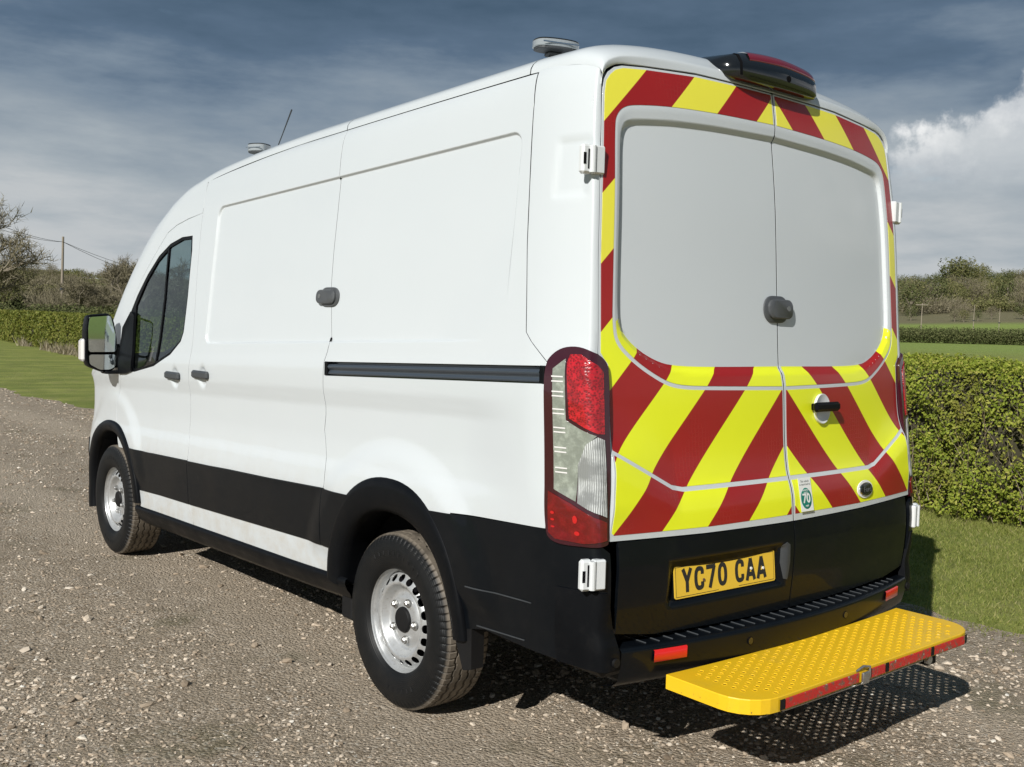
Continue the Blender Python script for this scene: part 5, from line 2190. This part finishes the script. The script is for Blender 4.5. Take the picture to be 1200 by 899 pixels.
# ------------------------------------------------------------ loose stones
def stones():
    t = (1 + 5 ** .5) / 2
    ico = np.array([(-1, t, 0), (1, t, 0), (-1, -t, 0), (1, -t, 0), (0, -1, t), (0, 1, t), (0, -1, -t), (0, 1, -t), (t, 0, -1), (t, 0, 1), (-t, 0, -1), (-t, 0, 1)]) / math.hypot(1, t)
    icoF = np.array([(0, 11, 5), (0, 5, 1), (0, 1, 7), (0, 7, 10), (0, 10, 11), (1, 5, 9), (5, 11, 4), (11, 10, 2), (10, 7, 6), (7, 1, 8), (3, 9, 4), (3, 4, 2), (3, 2, 6), (3, 6, 8), (3, 8, 9), (4, 9, 5), (2, 4, 11), (6, 2, 10), (8, 6, 7), (9, 8, 1)])
    octa = np.array([(1, 0, 0), (0, 1, 0), (-1, 0, 0), (0, -1, 0), (0, 0, 1), (0, 0, -1)], float)
    octF = np.array([(0, 1, 4), (1, 2, 4), (2, 3, 4), (3, 0, 4), (1, 0, 5), (2, 1, 5), (3, 2, 5), (0, 3, 5)])
    # (number, x range, y range, size range, keep only beyond / within a distance of the camera)
    sets = [(62000, (-3.6, 2.1), (-1.7, 2.4), (.0028, .0075), 0, 4.6, octa, octF),
            (19000, (-3.6, 2.1), (-1.8, 2.6), (.0055, .013), 0, 5.2, ico, icoF),
            (2200, (-4.0, 2.1), (-1.8, 5.0), (.010, .024), 0, 8, ico, icoF),
            (46000, (-5.0, 2.1), (-.5, 8.0), (.005, .013), 4.4, 9.5, octa, octF),
            (26000, (-5.0, 2.15), (4.5, 16.0), (.008, .020), 8.5, 18, octa, octF),
            (7000, (-5.5, 2.2), (13, 30), (.015, .032), 17, 36, octa, octF)]
    VV, FF, base = [], [], 0
    cx, cy = CAMP[0], CAMP[1]
    for n, xr, yr, sr, d0, d1, P, Fc in sets:
        x = rng.uniform(*xr, n)
        y = rng.uniform(*yr, n)
        d = np.hypot(x - cx, y - cy)
        # heaps and bare swept patches
        dens = .5 + .5 * np.sin(x * 3.1 + 1.7 * np.sin(y * 1.9)) * np.sin(y * 2.3 + 1.3 * np.sin(x * 2.7))
        wxx = x + .25 * np.sin(y * .35)
        rut = np.maximum.reduce([np.exp(-((wxx - c_) / .28) ** 2) for c_ in (-.85, .95, -2.75)])
        dens = (dens * .8 + .2) * (1 - .72 * rut) + .25 * (x < -1.9)
        keep = (d > d0) & (d < d1) & (x < track_edge(y) + .05) & (rng.random(n) < dens)
        for wx in (-.868, .868):
            for wy in WHEEL_Y:
                keep &= ~((abs(x - wx) < .15) & (abs(y - wy) < .16))
        x, y = x[keep], y[keep]
        n = len(x)
        s = sr[0] + (sr[1] - sr[0]) * rng.random(n) ** 2.2
        a = rng.uniform(0, 2 * np.pi, n)
        sc = np.stack([s * rng.uniform(.8, 1.5, n), s * rng.uniform(.65, 1.1, n), s * rng.uniform(.35, .7, n)], -1)
        L = P[None] * (1 + rng.uniform(-.42, .30, (n, len(P), 1))) * sc[:, None]
        tilt = rng.uniform(-.35, .35, n)
        ct, st_ = np.cos(tilt)[:, None], np.sin(tilt)[:, None]
        L = np.stack([L[..., 0] * ct - L[..., 2] * st_, L[..., 1], L[..., 0] * st_ + L[..., 2] * ct], -1)
        ca, sa = np.cos(a)[:, None], np.sin(a)[:, None]
        X = L[..., 0] * ca - L[..., 1] * sa + x[:, None]
        Y = L[..., 0] * sa + L[..., 1] * ca + y[:, None]
        Z = L[..., 2] + (track_z(x, y) + sc[:, 2] * .35)[:, None]
        VV.append(np.stack([X, Y, Z], -1).reshape(-1, 3))
        FF.append((Fc[None] + (np.arange(n) * len(P))[:, None, None] + base).reshape(-1, 3))
        base += n * len(P)
    tag(tri_cloud('loose_stones', np.concatenate(VV), np.concatenate(FF), 'stone'), 'loose pale and brown stones scattered over the gravel track', 'gravel')


stones()


# ------------------------------------------------------------ grass
def blades(x, y, z, h, w, lean=.5):
    n = len(x)
    a = rng.uniform(0, 2 * np.pi, n)
    la = rng.uniform(0, 2 * np.pi, n)
    l = rng.uniform(0, lean, n) * h
    dx, dy = np.cos(a) * w / 2, np.sin(a) * w / 2
    V = np.stack([np.stack([x - dx, y - dy, z], -1), np.stack([x + dx, y + dy, z], -1), np.stack([x + np.cos(la) * l, y + np.sin(la) * l, z + h], -1)], 1)
    return V.reshape(-1, 3), np.arange(n * 3).reshape(-1, 3)


def grass():
    VV, FF, base = [], [], 0

    def put(n, xr, yr, hr, wr, edge=True, lean=.8):
        nonlocal base
        x = rng.uniform(*xr, n)
        y = rng.uniform(*yr, n)
        e = track_edge(y)
        k = x > e - .10 + .30 * rng.random(n) ** 2 + .12 * np.sin(y * 9 + 2 * np.sin(y * 23))
        hx = LX(y)
        k &= x < hx + .25
        dens = .5 + .5 * np.sin(x * 4 + y * 1.3) * np.sin(y * 3.3)
        k &= rng.random(n) < .55 + .45 * dens
        x, y = x[k], y[k]
        n = len(x)
        h = rng.uniform(*hr, n)
        h = h * (1 + .9 * sm((x - LX(y) + .35) / .3))
        w = rng.uniform(*wr, n)
        V, F = blades(x, y, np.full(n, -.003), h, w, lean)
        VV.append(V)
        FF.append(F + base)
        base += len(V)
    put(170000, (2.0, 5.6), (-2.0, 5.0), (.010, .032), (.003, .007), lean=1.5)
    put(50000, (2.0, 6.2), (5.0, 14.0), (.02, .05), (.006, .012))
    tag(tri_cloud('grass', np.concatenate(VV), np.concatenate(FF), 'grass_blade'), 'short mown grass of the verge between track and hedge', 'grass')
    # dry blades and weeds creeping over the track edge
    n = 2600
    y = rng.uniform(-2, 14, n)
    x = track_edge(y) - np.abs(rng.normal(0, .22, n))
    V, F = blades(x, y, track_z(x, y), rng.uniform(.01, .035, n), rng.uniform(.003, .006, n), 1.4)
    n2 = 2400
    cxs, cys = rng.uniform(-3.3, -1.9, 26), rng.uniform(-1.3, 1.6, 26)
    i = rng.integers(0, 26, n2)
    x2, y2 = cxs[i] + rng.normal(0, .07, n2), cys[i] + rng.normal(0, .07, n2)
    V2, F2 = blades(x2, y2, track_z(x2, y2), rng.uniform(.006, .02, n2), rng.uniform(.002, .004, n2), 1.6)
    tag(tri_cloud('track_weeds', np.concatenate([V, V2]), np.concatenate([F, F2 + len(V)]), 'grass_blade'), 'sparse weeds creeping over the gravel', 'weeds')


grass()


# ------------------------------------------------------------ hedge
def leaf_quads(C, N, size, spread=.9):
    """small folded leaves at centres C, loosely facing N"""
    n = len(C)
    nn = N + rng.normal(0, spread, (n, 3))
    nn /= np.linalg.norm(nn, axis=1)[:, None]
    r = rng.normal(0, 1, (n, 3))
    u = np.cross(nn, r)
    u /= np.linalg.norm(u, axis=1)[:, None]
    v = np.cross(nn, u)
    s = size[:, None]
    V = np.stack([C - u * s * .55, C + v * s * .34 + nn * s * .10, C + u * s * .6, C - v * s * .34 + nn * s * .10], 1)
    return V.reshape(-1, 3), np.arange(n * 4).reshape(-1, 4)


def hedge_h(y):
    return 1.335 + .0055 * np.clip(y, -10, 60)


def hedge_bulge(a, b):
    return .07 * np.sin(a * 2.1 + 1.3 * np.sin(b * 3)) + .05 * np.sin(a * 5.3 + b * 4.1) + .035 * np.sin(a * 11 + b * 9) + .02 * np.sin(a * 23 - b * 17)


hedge = empty('hedge', (5.0, 0, 0))
tag(hedge, 'long clipped green hedge behind the van along the mown verge', 'hedge')


def hedge_shell(n, y0, y1, size, mat, name, thin=False):
    HW = 1.15
    y = rng.uniform(y0, y1, n)
    H = hedge_h(y)
    # choose front face, top or back
    pick = rng.random(n)
    s = np.where(pick < .56, 0, np.where(pick < .88, 1, 2))
    a = rng.random(n)
    dep = np.abs(rng.normal(0, .055, n)) * (1 if not thin else 1.4)
    x = np.empty(n)
    z = np.empty(n)
    N = np.zeros((n, 3))
    f = s == 0
    zf = a * H
    bul = hedge_bulge(y, zf)
    inset = .10 * (1 - np.clip(zf / .35, 0, 1)) + .10 * np.clip((zf - H + .25) / .25, 0, 1) ** 2
    x[f] = (inset + bul + dep)[f]
    z[f] = zf[f]
    N[f] = (-1, 0, .35)
    f = s == 1
    x[f] = (.10 + a * (HW - .2))[f]
    z[f] = (H + hedge_bulge(y * 1.3, x * 3) * .35 - dep)[f]
    N[f] = (0, 0, 1)
    f = s == 2
    x[f] = (HW - inset - bul - dep)[f]
    z[f] = zf[f]
    N[f] = (1, 0, .35)
    # thin see-through patches low down
    gap = (np.sin(y * 3.7 + 2 * np.sin(z * 3)) * np.sin(z * 6.3 + y * 2.1) > .42) & (z < .95) & (s == 0)
    clump = np.sin(y * 17 + 3 * np.sin(z * 11)) * np.sin(z * 19 + 2 * np.sin(y * 13))
    keep = ~(gap & (rng.random(n) < .74)) & (z > .04) & (rng.random(n) < .80 + .25 * clump)
    x = x - np.where(s == 0, .035 * np.clip(clump, -1, 1), 0)
    C = np.stack([x + LX(y) - 5.0, y, z], -1)[keep]
    V, F = leaf_quads(C, N[keep], rng.uniform(size[0], size[1], keep.sum()))
    return tri_cloud(name, V, F, mat, hedge)


hedge_shell(84000, .2, 5.2, (.016, .036), 'hedge_leaf', 'foliage')
hedge_shell(60000, -6.0, .2, (.018, .036), 'hedge_leaf', 'foliage')
hedge_shell(50000, 5.2, 16, (.022, .05), 'hedge_leaf', 'foliage')
hedge_shell(90000, 16, 42, (.045, .10), 'far_hedge_leaf', 'foliage')
hedge_shell(60000, 42, 80, (.07, .15), 'far_hedge_leaf', 'foliage')
# dark twiggy heart of the hedge
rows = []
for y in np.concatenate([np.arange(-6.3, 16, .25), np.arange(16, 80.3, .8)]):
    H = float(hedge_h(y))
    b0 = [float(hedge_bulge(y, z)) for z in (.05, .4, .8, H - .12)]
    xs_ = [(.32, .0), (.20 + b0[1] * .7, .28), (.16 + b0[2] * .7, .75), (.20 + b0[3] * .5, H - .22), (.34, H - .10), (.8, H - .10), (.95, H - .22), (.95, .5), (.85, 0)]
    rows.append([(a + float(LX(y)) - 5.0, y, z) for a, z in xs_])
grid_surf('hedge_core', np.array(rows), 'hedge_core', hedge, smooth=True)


def stems(n, y0, y1, mat, name, r0=.004):
    m = MB()
    for _ in range(n):
        y = random.uniform(y0, y1)
        x0 = float(LX(y)) - 5.0 + random.uniform(.02, .30)
        L = random.uniform(.35, 1.15)
        p = Vector((x0, y, random.uniform(0, .25)))
        d = Vector((random.uniform(-.25, .1), random.uniform(-.45, .45), 1)).normalized()
        pts = [p.copy()]
        for k in range(5):
            p = p + d * L / 5
            d = (d + Vector((random.uniform(-.25, .15), random.uniform(-.35, .35), random.uniform(-.1, .1)))).normalized()
            fx = float(LX(p.y)) - 5.0
            p.x = min(max(p.x, fx - .01 + float(hedge_bulge(p.y, p.z))), fx + .4)
            pts.append(p.copy())
        m.tube(pts, [r0 * (1 - .14 * k) for k in range(6)], 4, cap=False)
    o = mesh_obj(name, m.V, m.F, mat, hedge, smooth=True)
    o['kind'] = 'stuff'


stems(230, -.5, 5.0, 'stem_brown', 'hedge_stems')
stems(110, .6, 4.0, 'stem_pale', 'hedge_stems', .0032)
stems(60, -5, -.5, 'stem_brown', 'hedge_stems')
# tufts of dead grass along the far foot of the hedge
n = 3600
yc_ = np.array([33.5, 35.5, 36.2, 39.0, 39.6, 41.5, 44.0, 50, 30.5, 27, 24])
i = rng.integers(0, len(yc_), n)
y = yc_[i] + rng.normal(0, 1, n) * (.25 + .5 * (i % 3) / 2)
x = LX(y) - .12 + rng.normal(0, .12, n)
V, F = blades(x, y, np.zeros(n), rng.uniform(.10, .62, n) * rng.random(n) ** .5, rng.uniform(.015, .04, n), 1.1)
tag(tri_cloud('dead_grass', V, F, 'straw'), 'pale dead grass tufts at the foot of the far hedge', 'dead grass')


# ------------------------------------------------------------ trees
def grow(seed, height, spread=.8, levels=5, trunk=.22, lean=0.0, twist=.45, twigs=1.0, first=.3, wtwig=.05):
    rd = random.Random(seed)
    br, tw = MB(), []

    def rec(p, d, L, r, lev):
        pts = [p.copy()]
        rads = [r]
        n = 4 if lev < 2 else 3
        for k in range(n):
            d = (d + Vector((rd.gauss(0, 1), rd.gauss(0, 1), rd.gauss(0, .6))) * twist * .28).normalized()
            if lev > 0:
                d = (d + Vector((0, 0, .07))).normalized()
            p = p + d * L / n
            pts.append(p.copy())
            rads.append(r * (1 - .42 * (k + 1) / n))
        if lev <= 3:
            br.tube(pts, rads, 6 if lev < 2 else 4, cap=False)
        else:
            tw.append((pts[0], pts[-1], r))
        if lev >= levels:
            return
        nb = (3, 4, 4, 4, 4)[min(lev, 4)] + rd.choice((0, 1))
        for b in range(nb):
            f = first + (1 - first) * (b + rd.random() * .8) / nb if lev else .45 + .55 * (b + rd.random()) / nb
            f = min(f, .999)
            i = min(int(f * n), n - 1)
            q = pts[i].lerp(pts[i + 1], f * n - i)
            ax = Vector((rd.gauss(0, 1), rd.gauss(0, 1), rd.gauss(0, .35))).normalized()
            nd = (d + ax * spread * (1.1 if lev else 1.3)).normalized()
            rec(q, nd, L * rd.uniform(.55, .80), r * rd.uniform(.42, .58), lev + 1)
    rec(Vector((0, 0, -.2)), Vector((lean, 0, 1)).normalized(), height * .42, trunk, 0)
    V, F = [], []
    for a, b, r in tw:
        d = (b - a)
        s = d.cross(Vector((rd.gauss(0, 1), rd.gauss(0, 1), rd.gauss(0, 1)))).normalized() * wtwig * .5
        k = len(V)
        V += [tuple(a - s), tuple(a + s), tuple(b)]
        F.append((k, k + 1, k + 2))
        for j in range(int(3 * twigs)):
            o_ = a.lerp(b, rd.random())
            e = o_ + (d.normalized() + Vector((rd.gauss(0, .8), rd.gauss(0, .8), rd.gauss(0, .8)))).normalized() * d.length * rd.uniform(.4, .9)
            s2 = (e - o_).cross(Vector((rd.gauss(0, 1), rd.gauss(0, 1), rd.gauss(0, 1)))).normalized() * wtwig * .35
            k = len(V)
            V += [tuple(o_ - s2), tuple(o_ + s2), tuple(e)]
            F.append((k, k + 1, k + 2))
    return br, V, F


def px_dir(u):
    """level heading from the camera for a column of the photograph"""
    d = RX * ((u - 600) / 1201.44) + FW
    v = Vector((d.x, d.y, 0)).normalized()
    return v


def at(u, dist):
    v = px_dir(u)
    x, y = CAMP[0] + v.x * dist, CAMP[1] + v.y * dist
    return x, y, float(terrain_h(np.array(x), np.array(y)))


def tree(u, dist, h, label, seed, leaf=None, bark='bark', lv=5, group=None, leafn=0, **kw):
    x, y, z = at(u, dist)
    o = empty('bare_tree', (x, y, z))
    tag(o, label, 'tree', group)
    br, V, F = grow(seed, h, levels=lv, **kw)
    b = mesh_obj('trunk', br.V, br.F, bark, o, smooth=True)
    if V:
        c = tri_cloud('twigs', V, F, 'twig_far', o)
        if leafn:
            V = np.array(V)[2::3]
            idx = rng.integers(0, len(V), leafn)
            C = V[idx] + rng.normal(0, .12, (leafn, 3))
            LV, LF = leaf_quads(C, np.zeros((leafn, 3)) + (0, 0, .5), rng.uniform(.10, .22, leafn))
            tri_cloud('crown', LV, LF, leaf or 'budding_leaf', o)
    return o


tree(-12, 74, 10.6, 'large bare oak at the left edge, taller than the others behind the hedge', 11, trunk=.36, spread=.95, twist=.9, wtwig=.05, twigs=1.5)
tree(30, 88, 5.4, 'budding spreading tree just left of the telegraph pole', 5, trunk=.22, spread=1.1, twist=.9, leafn=5000, twigs=1.2, wtwig=.045)
tree(98, 95, 5.6, 'gnarled bare tree with a thick leaning trunk, just right of the telegraph pole', 21, trunk=.26, spread=1.05, twist=.9, lean=-.15, twigs=1.5, wtwig=.05)
tree(126, 118, 9.0, 'tall pale bare tree rising above the scrub behind the hedge', 31, trunk=.20, spread=.55, twist=.5, bark='bark_pale', wtwig=.05, twigs=1.4)
tree(160, 92, 7.4, 'wide bare oak beside the van windscreen pillar', 41, trunk=.30, spread=1.0, twist=.9, twigs=1.5, wtwig=.05)
tree(200, 100, 7.0, 'bare oak mostly hidden behind the van cab', 45, trunk=.28, spread=1.0, twist=.8, twigs=1.4, wtwig=.05)
tree(52, 130, 5.4, 'small reddish bare tree far behind the telegraph pole', 51, trunk=.16, spread=.9, twist=.8, leafn=2500, twigs=1.3, wtwig=.06)


# scrub behind the hedge on the left, one thicket
def twig_tris(C, U, L, w):
    n = len(C)
    d = U * .6 + rng.normal(0, .55, (n, 3)) + np.array([0, 0, .55])
    d /= np.linalg.norm(d, axis=1)[:, None]
    s_ = np.cross(d, rng.normal(0, 1, (n, 3)))
    s_ /= np.linalg.norm(s_, axis=1)[:, None]
    V = np.stack([C - s_ * w * .5, C + s_ * w * .5, C + d * L[:, None]], 1)
    return V.reshape(-1, 3), np.arange(n * 3).reshape(-1, 3)


def thicket(name, label, spots, mat, size, n, parent=None, cat='thicket', flat=.8, kind='stuff'):
    VV, FF, base = [], [], 0
    for (x, y, z, r, h) in spots:
        k = n
        u_ = rng.normal(0, 1, (k, 3))
        u_ /= np.linalg.norm(u_, axis=1)[:, None]
        rad = rng.random(k) ** .45
        lump = 1 + .22 * np.sin(u_[:, 0] * 7 + x) * np.sin(u_[:, 2] * 6 + y)
        C = u_ * (rad * lump)[:, None] * np.array([r, r, h * .55]) + np.array([x, y, z + h * .48])
        C[:, 2] = np.maximum(C[:, 2], z + .05)
        if mat == 'twig_far':
            V, F = twig_tris(C, u_, rng.uniform(.5, 1.3, k), .045 if size[1] < .5 else .12)
        else:
            V, F = leaf_quads(C, u_, rng.uniform(size[0], size[1], k), .9)
        VV.append(V)
        FF.append(F + base)
        base += len(V)
    o = tri_cloud(name, np.concatenate(VV), np.concatenate(FF), mat, parent, kind)
    if label:
        tag(o, label, cat)
    return o


sp = []
for i in range(46):
    x, y, z = at(random.uniform(-40, 215), random.uniform(100, 135))
    sp.append((x, y, z, random.uniform(2.5, 4.5), random.uniform(2.2, 3.8)))
thicket('scrub', 'brown leafless scrub massed behind the trees on the left', sp, 'twig_far', (.10, .32), 3200)
sp = []
for i in range(22):
    x, y, z = at(-40 + i * 12 + random.uniform(-4, 4), random.uniform(84, 90))
    sp.append((x, y, z, random.uniform(2.0, 3.2), random.uniform(1.9, 2.5)))
thicket('field_hedge', 'dark low hedge behind the clipped hedge on the left', sp, 'dark_leaf', (.10, .22), 1300, cat='hedge')

# telegraph pole and its wires on the left
def pole(u, dist, h, label, arm=False, r=.13):
    x, y, z = at(u, dist)
    o = empty('telegraph_pole', (x, y, z))
    tag(o, label, 'telegraph pole')
    m = MB()
    m.tube([(0, 0, -.3), (.03, 0, h * .5), (.10, 0, h)], [r * 1.15, r, r * .8], 10)
    m.obj('pole_shaft', 'wood_pole', o, smooth=True)
    if arm:
        m = MB()
        v = px_dir(u)
        m.tube([(-v.y * .9, v.x * .9, h - .3), (v.y * .9, -v.x * .9, h - .3)], .07, 6)
        m.obj('cross_arm', 'wood_pole', o)
    else:
        m = MB()
        m.box(-.14, .22, -.14, .14, h * .42, h * .45, .02)
        m.obj('pole_band', 'grey_plastic', o)
    return o


p1 = pole(72, 108, 8.9, 'weathered telegraph pole rising behind the clipped hedge on the left')
a = at(72, 108)
wires = MB()
b1 = at(-120, 70)
b2 = at(260, 150)
for (q, hq, sag) in ((b1, 9.6, .8), (b1, 9.0, .8), (b2, 7.0, 1.2), (b2, 6.6, 1.6)):
    pts = []
    for i in range(15):
        t = i / 14
        pts.append((a[0] + (q[0] - a[0]) * t + .1, a[1] + (q[1] - a[1]) * t, a[2] + 8.4 + (q[2] + hq - a[2] - 8.4) * t - sag * 4 * t * (1 - t)))
    wires.tube(pts, .022, 4)
tag(wires.obj('overhead_wires', 'wire', None), 'thin overhead wires running from the telegraph pole on the left', 'wires')

# right-hand distance: hedgerow, rough ground, wood on the ridge
sp = []
for i in range(150):
    u = 330 + i * 6.6
    x, y, z = at(u, 142 + random.uniform(-1, 1))
    sp.append((x, y, z, 1.5, 2.0))
thicket('hedgerow', 'straight dark green hedgerow across the far side of the field', sp, 'dark_leaf', (.10, .24), 900, cat='hedgerow')


def crown_mesh(seed, leafy):
    global rng
    st_ = rng
    rng = np.random.default_rng(seed)
    k = 900
    u_ = rng.normal(0, 1, (k, 3))
    u_ /= np.linalg.norm(u_, axis=1)[:, None]
    lump = 1 + .30 * np.sin(u_[:, 0] * 5 + seed) * np.sin(u_[:, 2] * 4 + seed) + .15 * np.sin(u_[:, 1] * 9)
    C = u_ * (rng.random(k) ** .4 * lump)[:, None] * np.array([.42, .42, .42]) + np.array([0, 0, .58])
    if leafy == 'bare':
        V, F = twig_tris(C, u_, rng.uniform(.08, .22, k), .011)
    else:
        V, F = leaf_quads(C, u_, rng.uniform(.03, .065, k), .9)
    rng = st_
    return V, F


def far_trees():
    protos = {}
    for kind, mat in (('leafy', 'dark_leaf'), ('bud', 'budding_leaf'), ('bare', 'twig_far')):
        for s in range(3):
            o = empty('distant_tree', (0, 0, -50))
            V, F = crown_mesh(100 + s + len(kind) * 7, kind)
            c = tri_cloud('crown', V, F, mat, o, kind=None)
            m = MB()
            m.tube([(0, 0, -.05), (0, 0, .3), (.03, 0, .7)], [.035, .028, .012], 5)
            for a_ in (0, 2.1, 4.2):
                m.tube([(0, 0, .28), (.22 * math.cos(a_), .22 * math.sin(a_), .62)], [.018, .006], 4)
            m.obj('trunk', 'bark', o)
            protos[(kind, s)] = o
    used = set()
    lab = {'leafy': 'dark evergreen-looking tree in the wood on the far right ridge', 'bud': 'budding brown-green tree on the far right hillside', 'bare': 'bare grey-brown tree on the far right hillside'}
    spots = []
    rr = random.Random(3)
    for i in range(44):                       # ridge line
        u = 1030 + i * 4.6 + rr.uniform(-2, 2)
        k = rr.choice(('leafy', 'bud', 'leafy'))
        h = rr.uniform(5.5, 9.5) * (1.7 if 1105 < u < 1150 else 1)
        spots.append((u, rr.uniform(540, 575), h, k))
    for i in range(110):
        u = rr.uniform(1030, 1240)
        dist = rr.uniform(270, 530)
        spots.append((u, dist, rr.uniform(5.0, 9.5), rr.choice(('bare', 'bud', 'bare', 'bud', 'leafy'))))
    for i in range(13):
        u = rr.uniform(1030, 1240)
        spots.append((u, rr.uniform(235, 262), rr.uniform(2.6, 4.2), rr.choice(('bare', 'bud', 'leafy'))))
    for i in range(40):                       # left ridge
        u = rr.uniform(-60, 240)
        spots.append((u, rr.uniform(300, 560), rr.uniform(4, 7), rr.choice(('bare', 'bare', 'bud'))))
    for u, dist, h, k in spots:
        x, y, z = at(u, dist)
        p = protos[(k, rr.randrange(3))]
        if p.name in used:
            o = copy_tree(p)
        else:
            o = p
            used.add(p.name)
        o.location = (x, y, z - .1)
        w = h * rr.uniform(.85, 1.35)
        o.scale = (w, w, h)
        o.rotation_euler = (0, 0, rr.uniform(0, 6.28))
        left = u < 500
        l = lab[k].replace('far right ridge', 'far left ridge').replace('far right hillside', 'far left hillside') if left else lab[k]
        tag(o, l, 'tree', ('distant trees beyond the hedge on the left' if left else 'distant %s trees on the right hillside' % k))
        if left:
            o['group'] = 'distant %s trees on the left ridge' % k


far_trees()
sp = []
for i in range(330):
    u = random.uniform(1020, 1250) if i < 90 else (random.uniform(-70, 240) if i < 150 else random.uniform(-200, 1500))
    x, y, z = at(u, random.uniform(285, 540))
    sp.append((x, y, z, random.uniform(4, 10), random.uniform(2.0, 4.5)))
thicket('undergrowth', 'brown undergrowth filling the woods on the distant hillsides', sp[::2], 'twig_far', (.4, .9), 1200, cat='undergrowth')
thicket('brushwood', 'olive bushes scattered through the distant hillside woods', sp[1::2], 'budding_leaf', (.30, .70), 700, cat='bushes')
pole(1076, 175, 5.2, 'small telegraph pole with a cross arm nearest the van on the right', True, .075)
pole(1137, 190, 4.6, 'thin plain pole in the field middle of the right distance', False, .06)
pole(1167, 185, 4.2, 'short post at the right edge of the far field', False, .06)
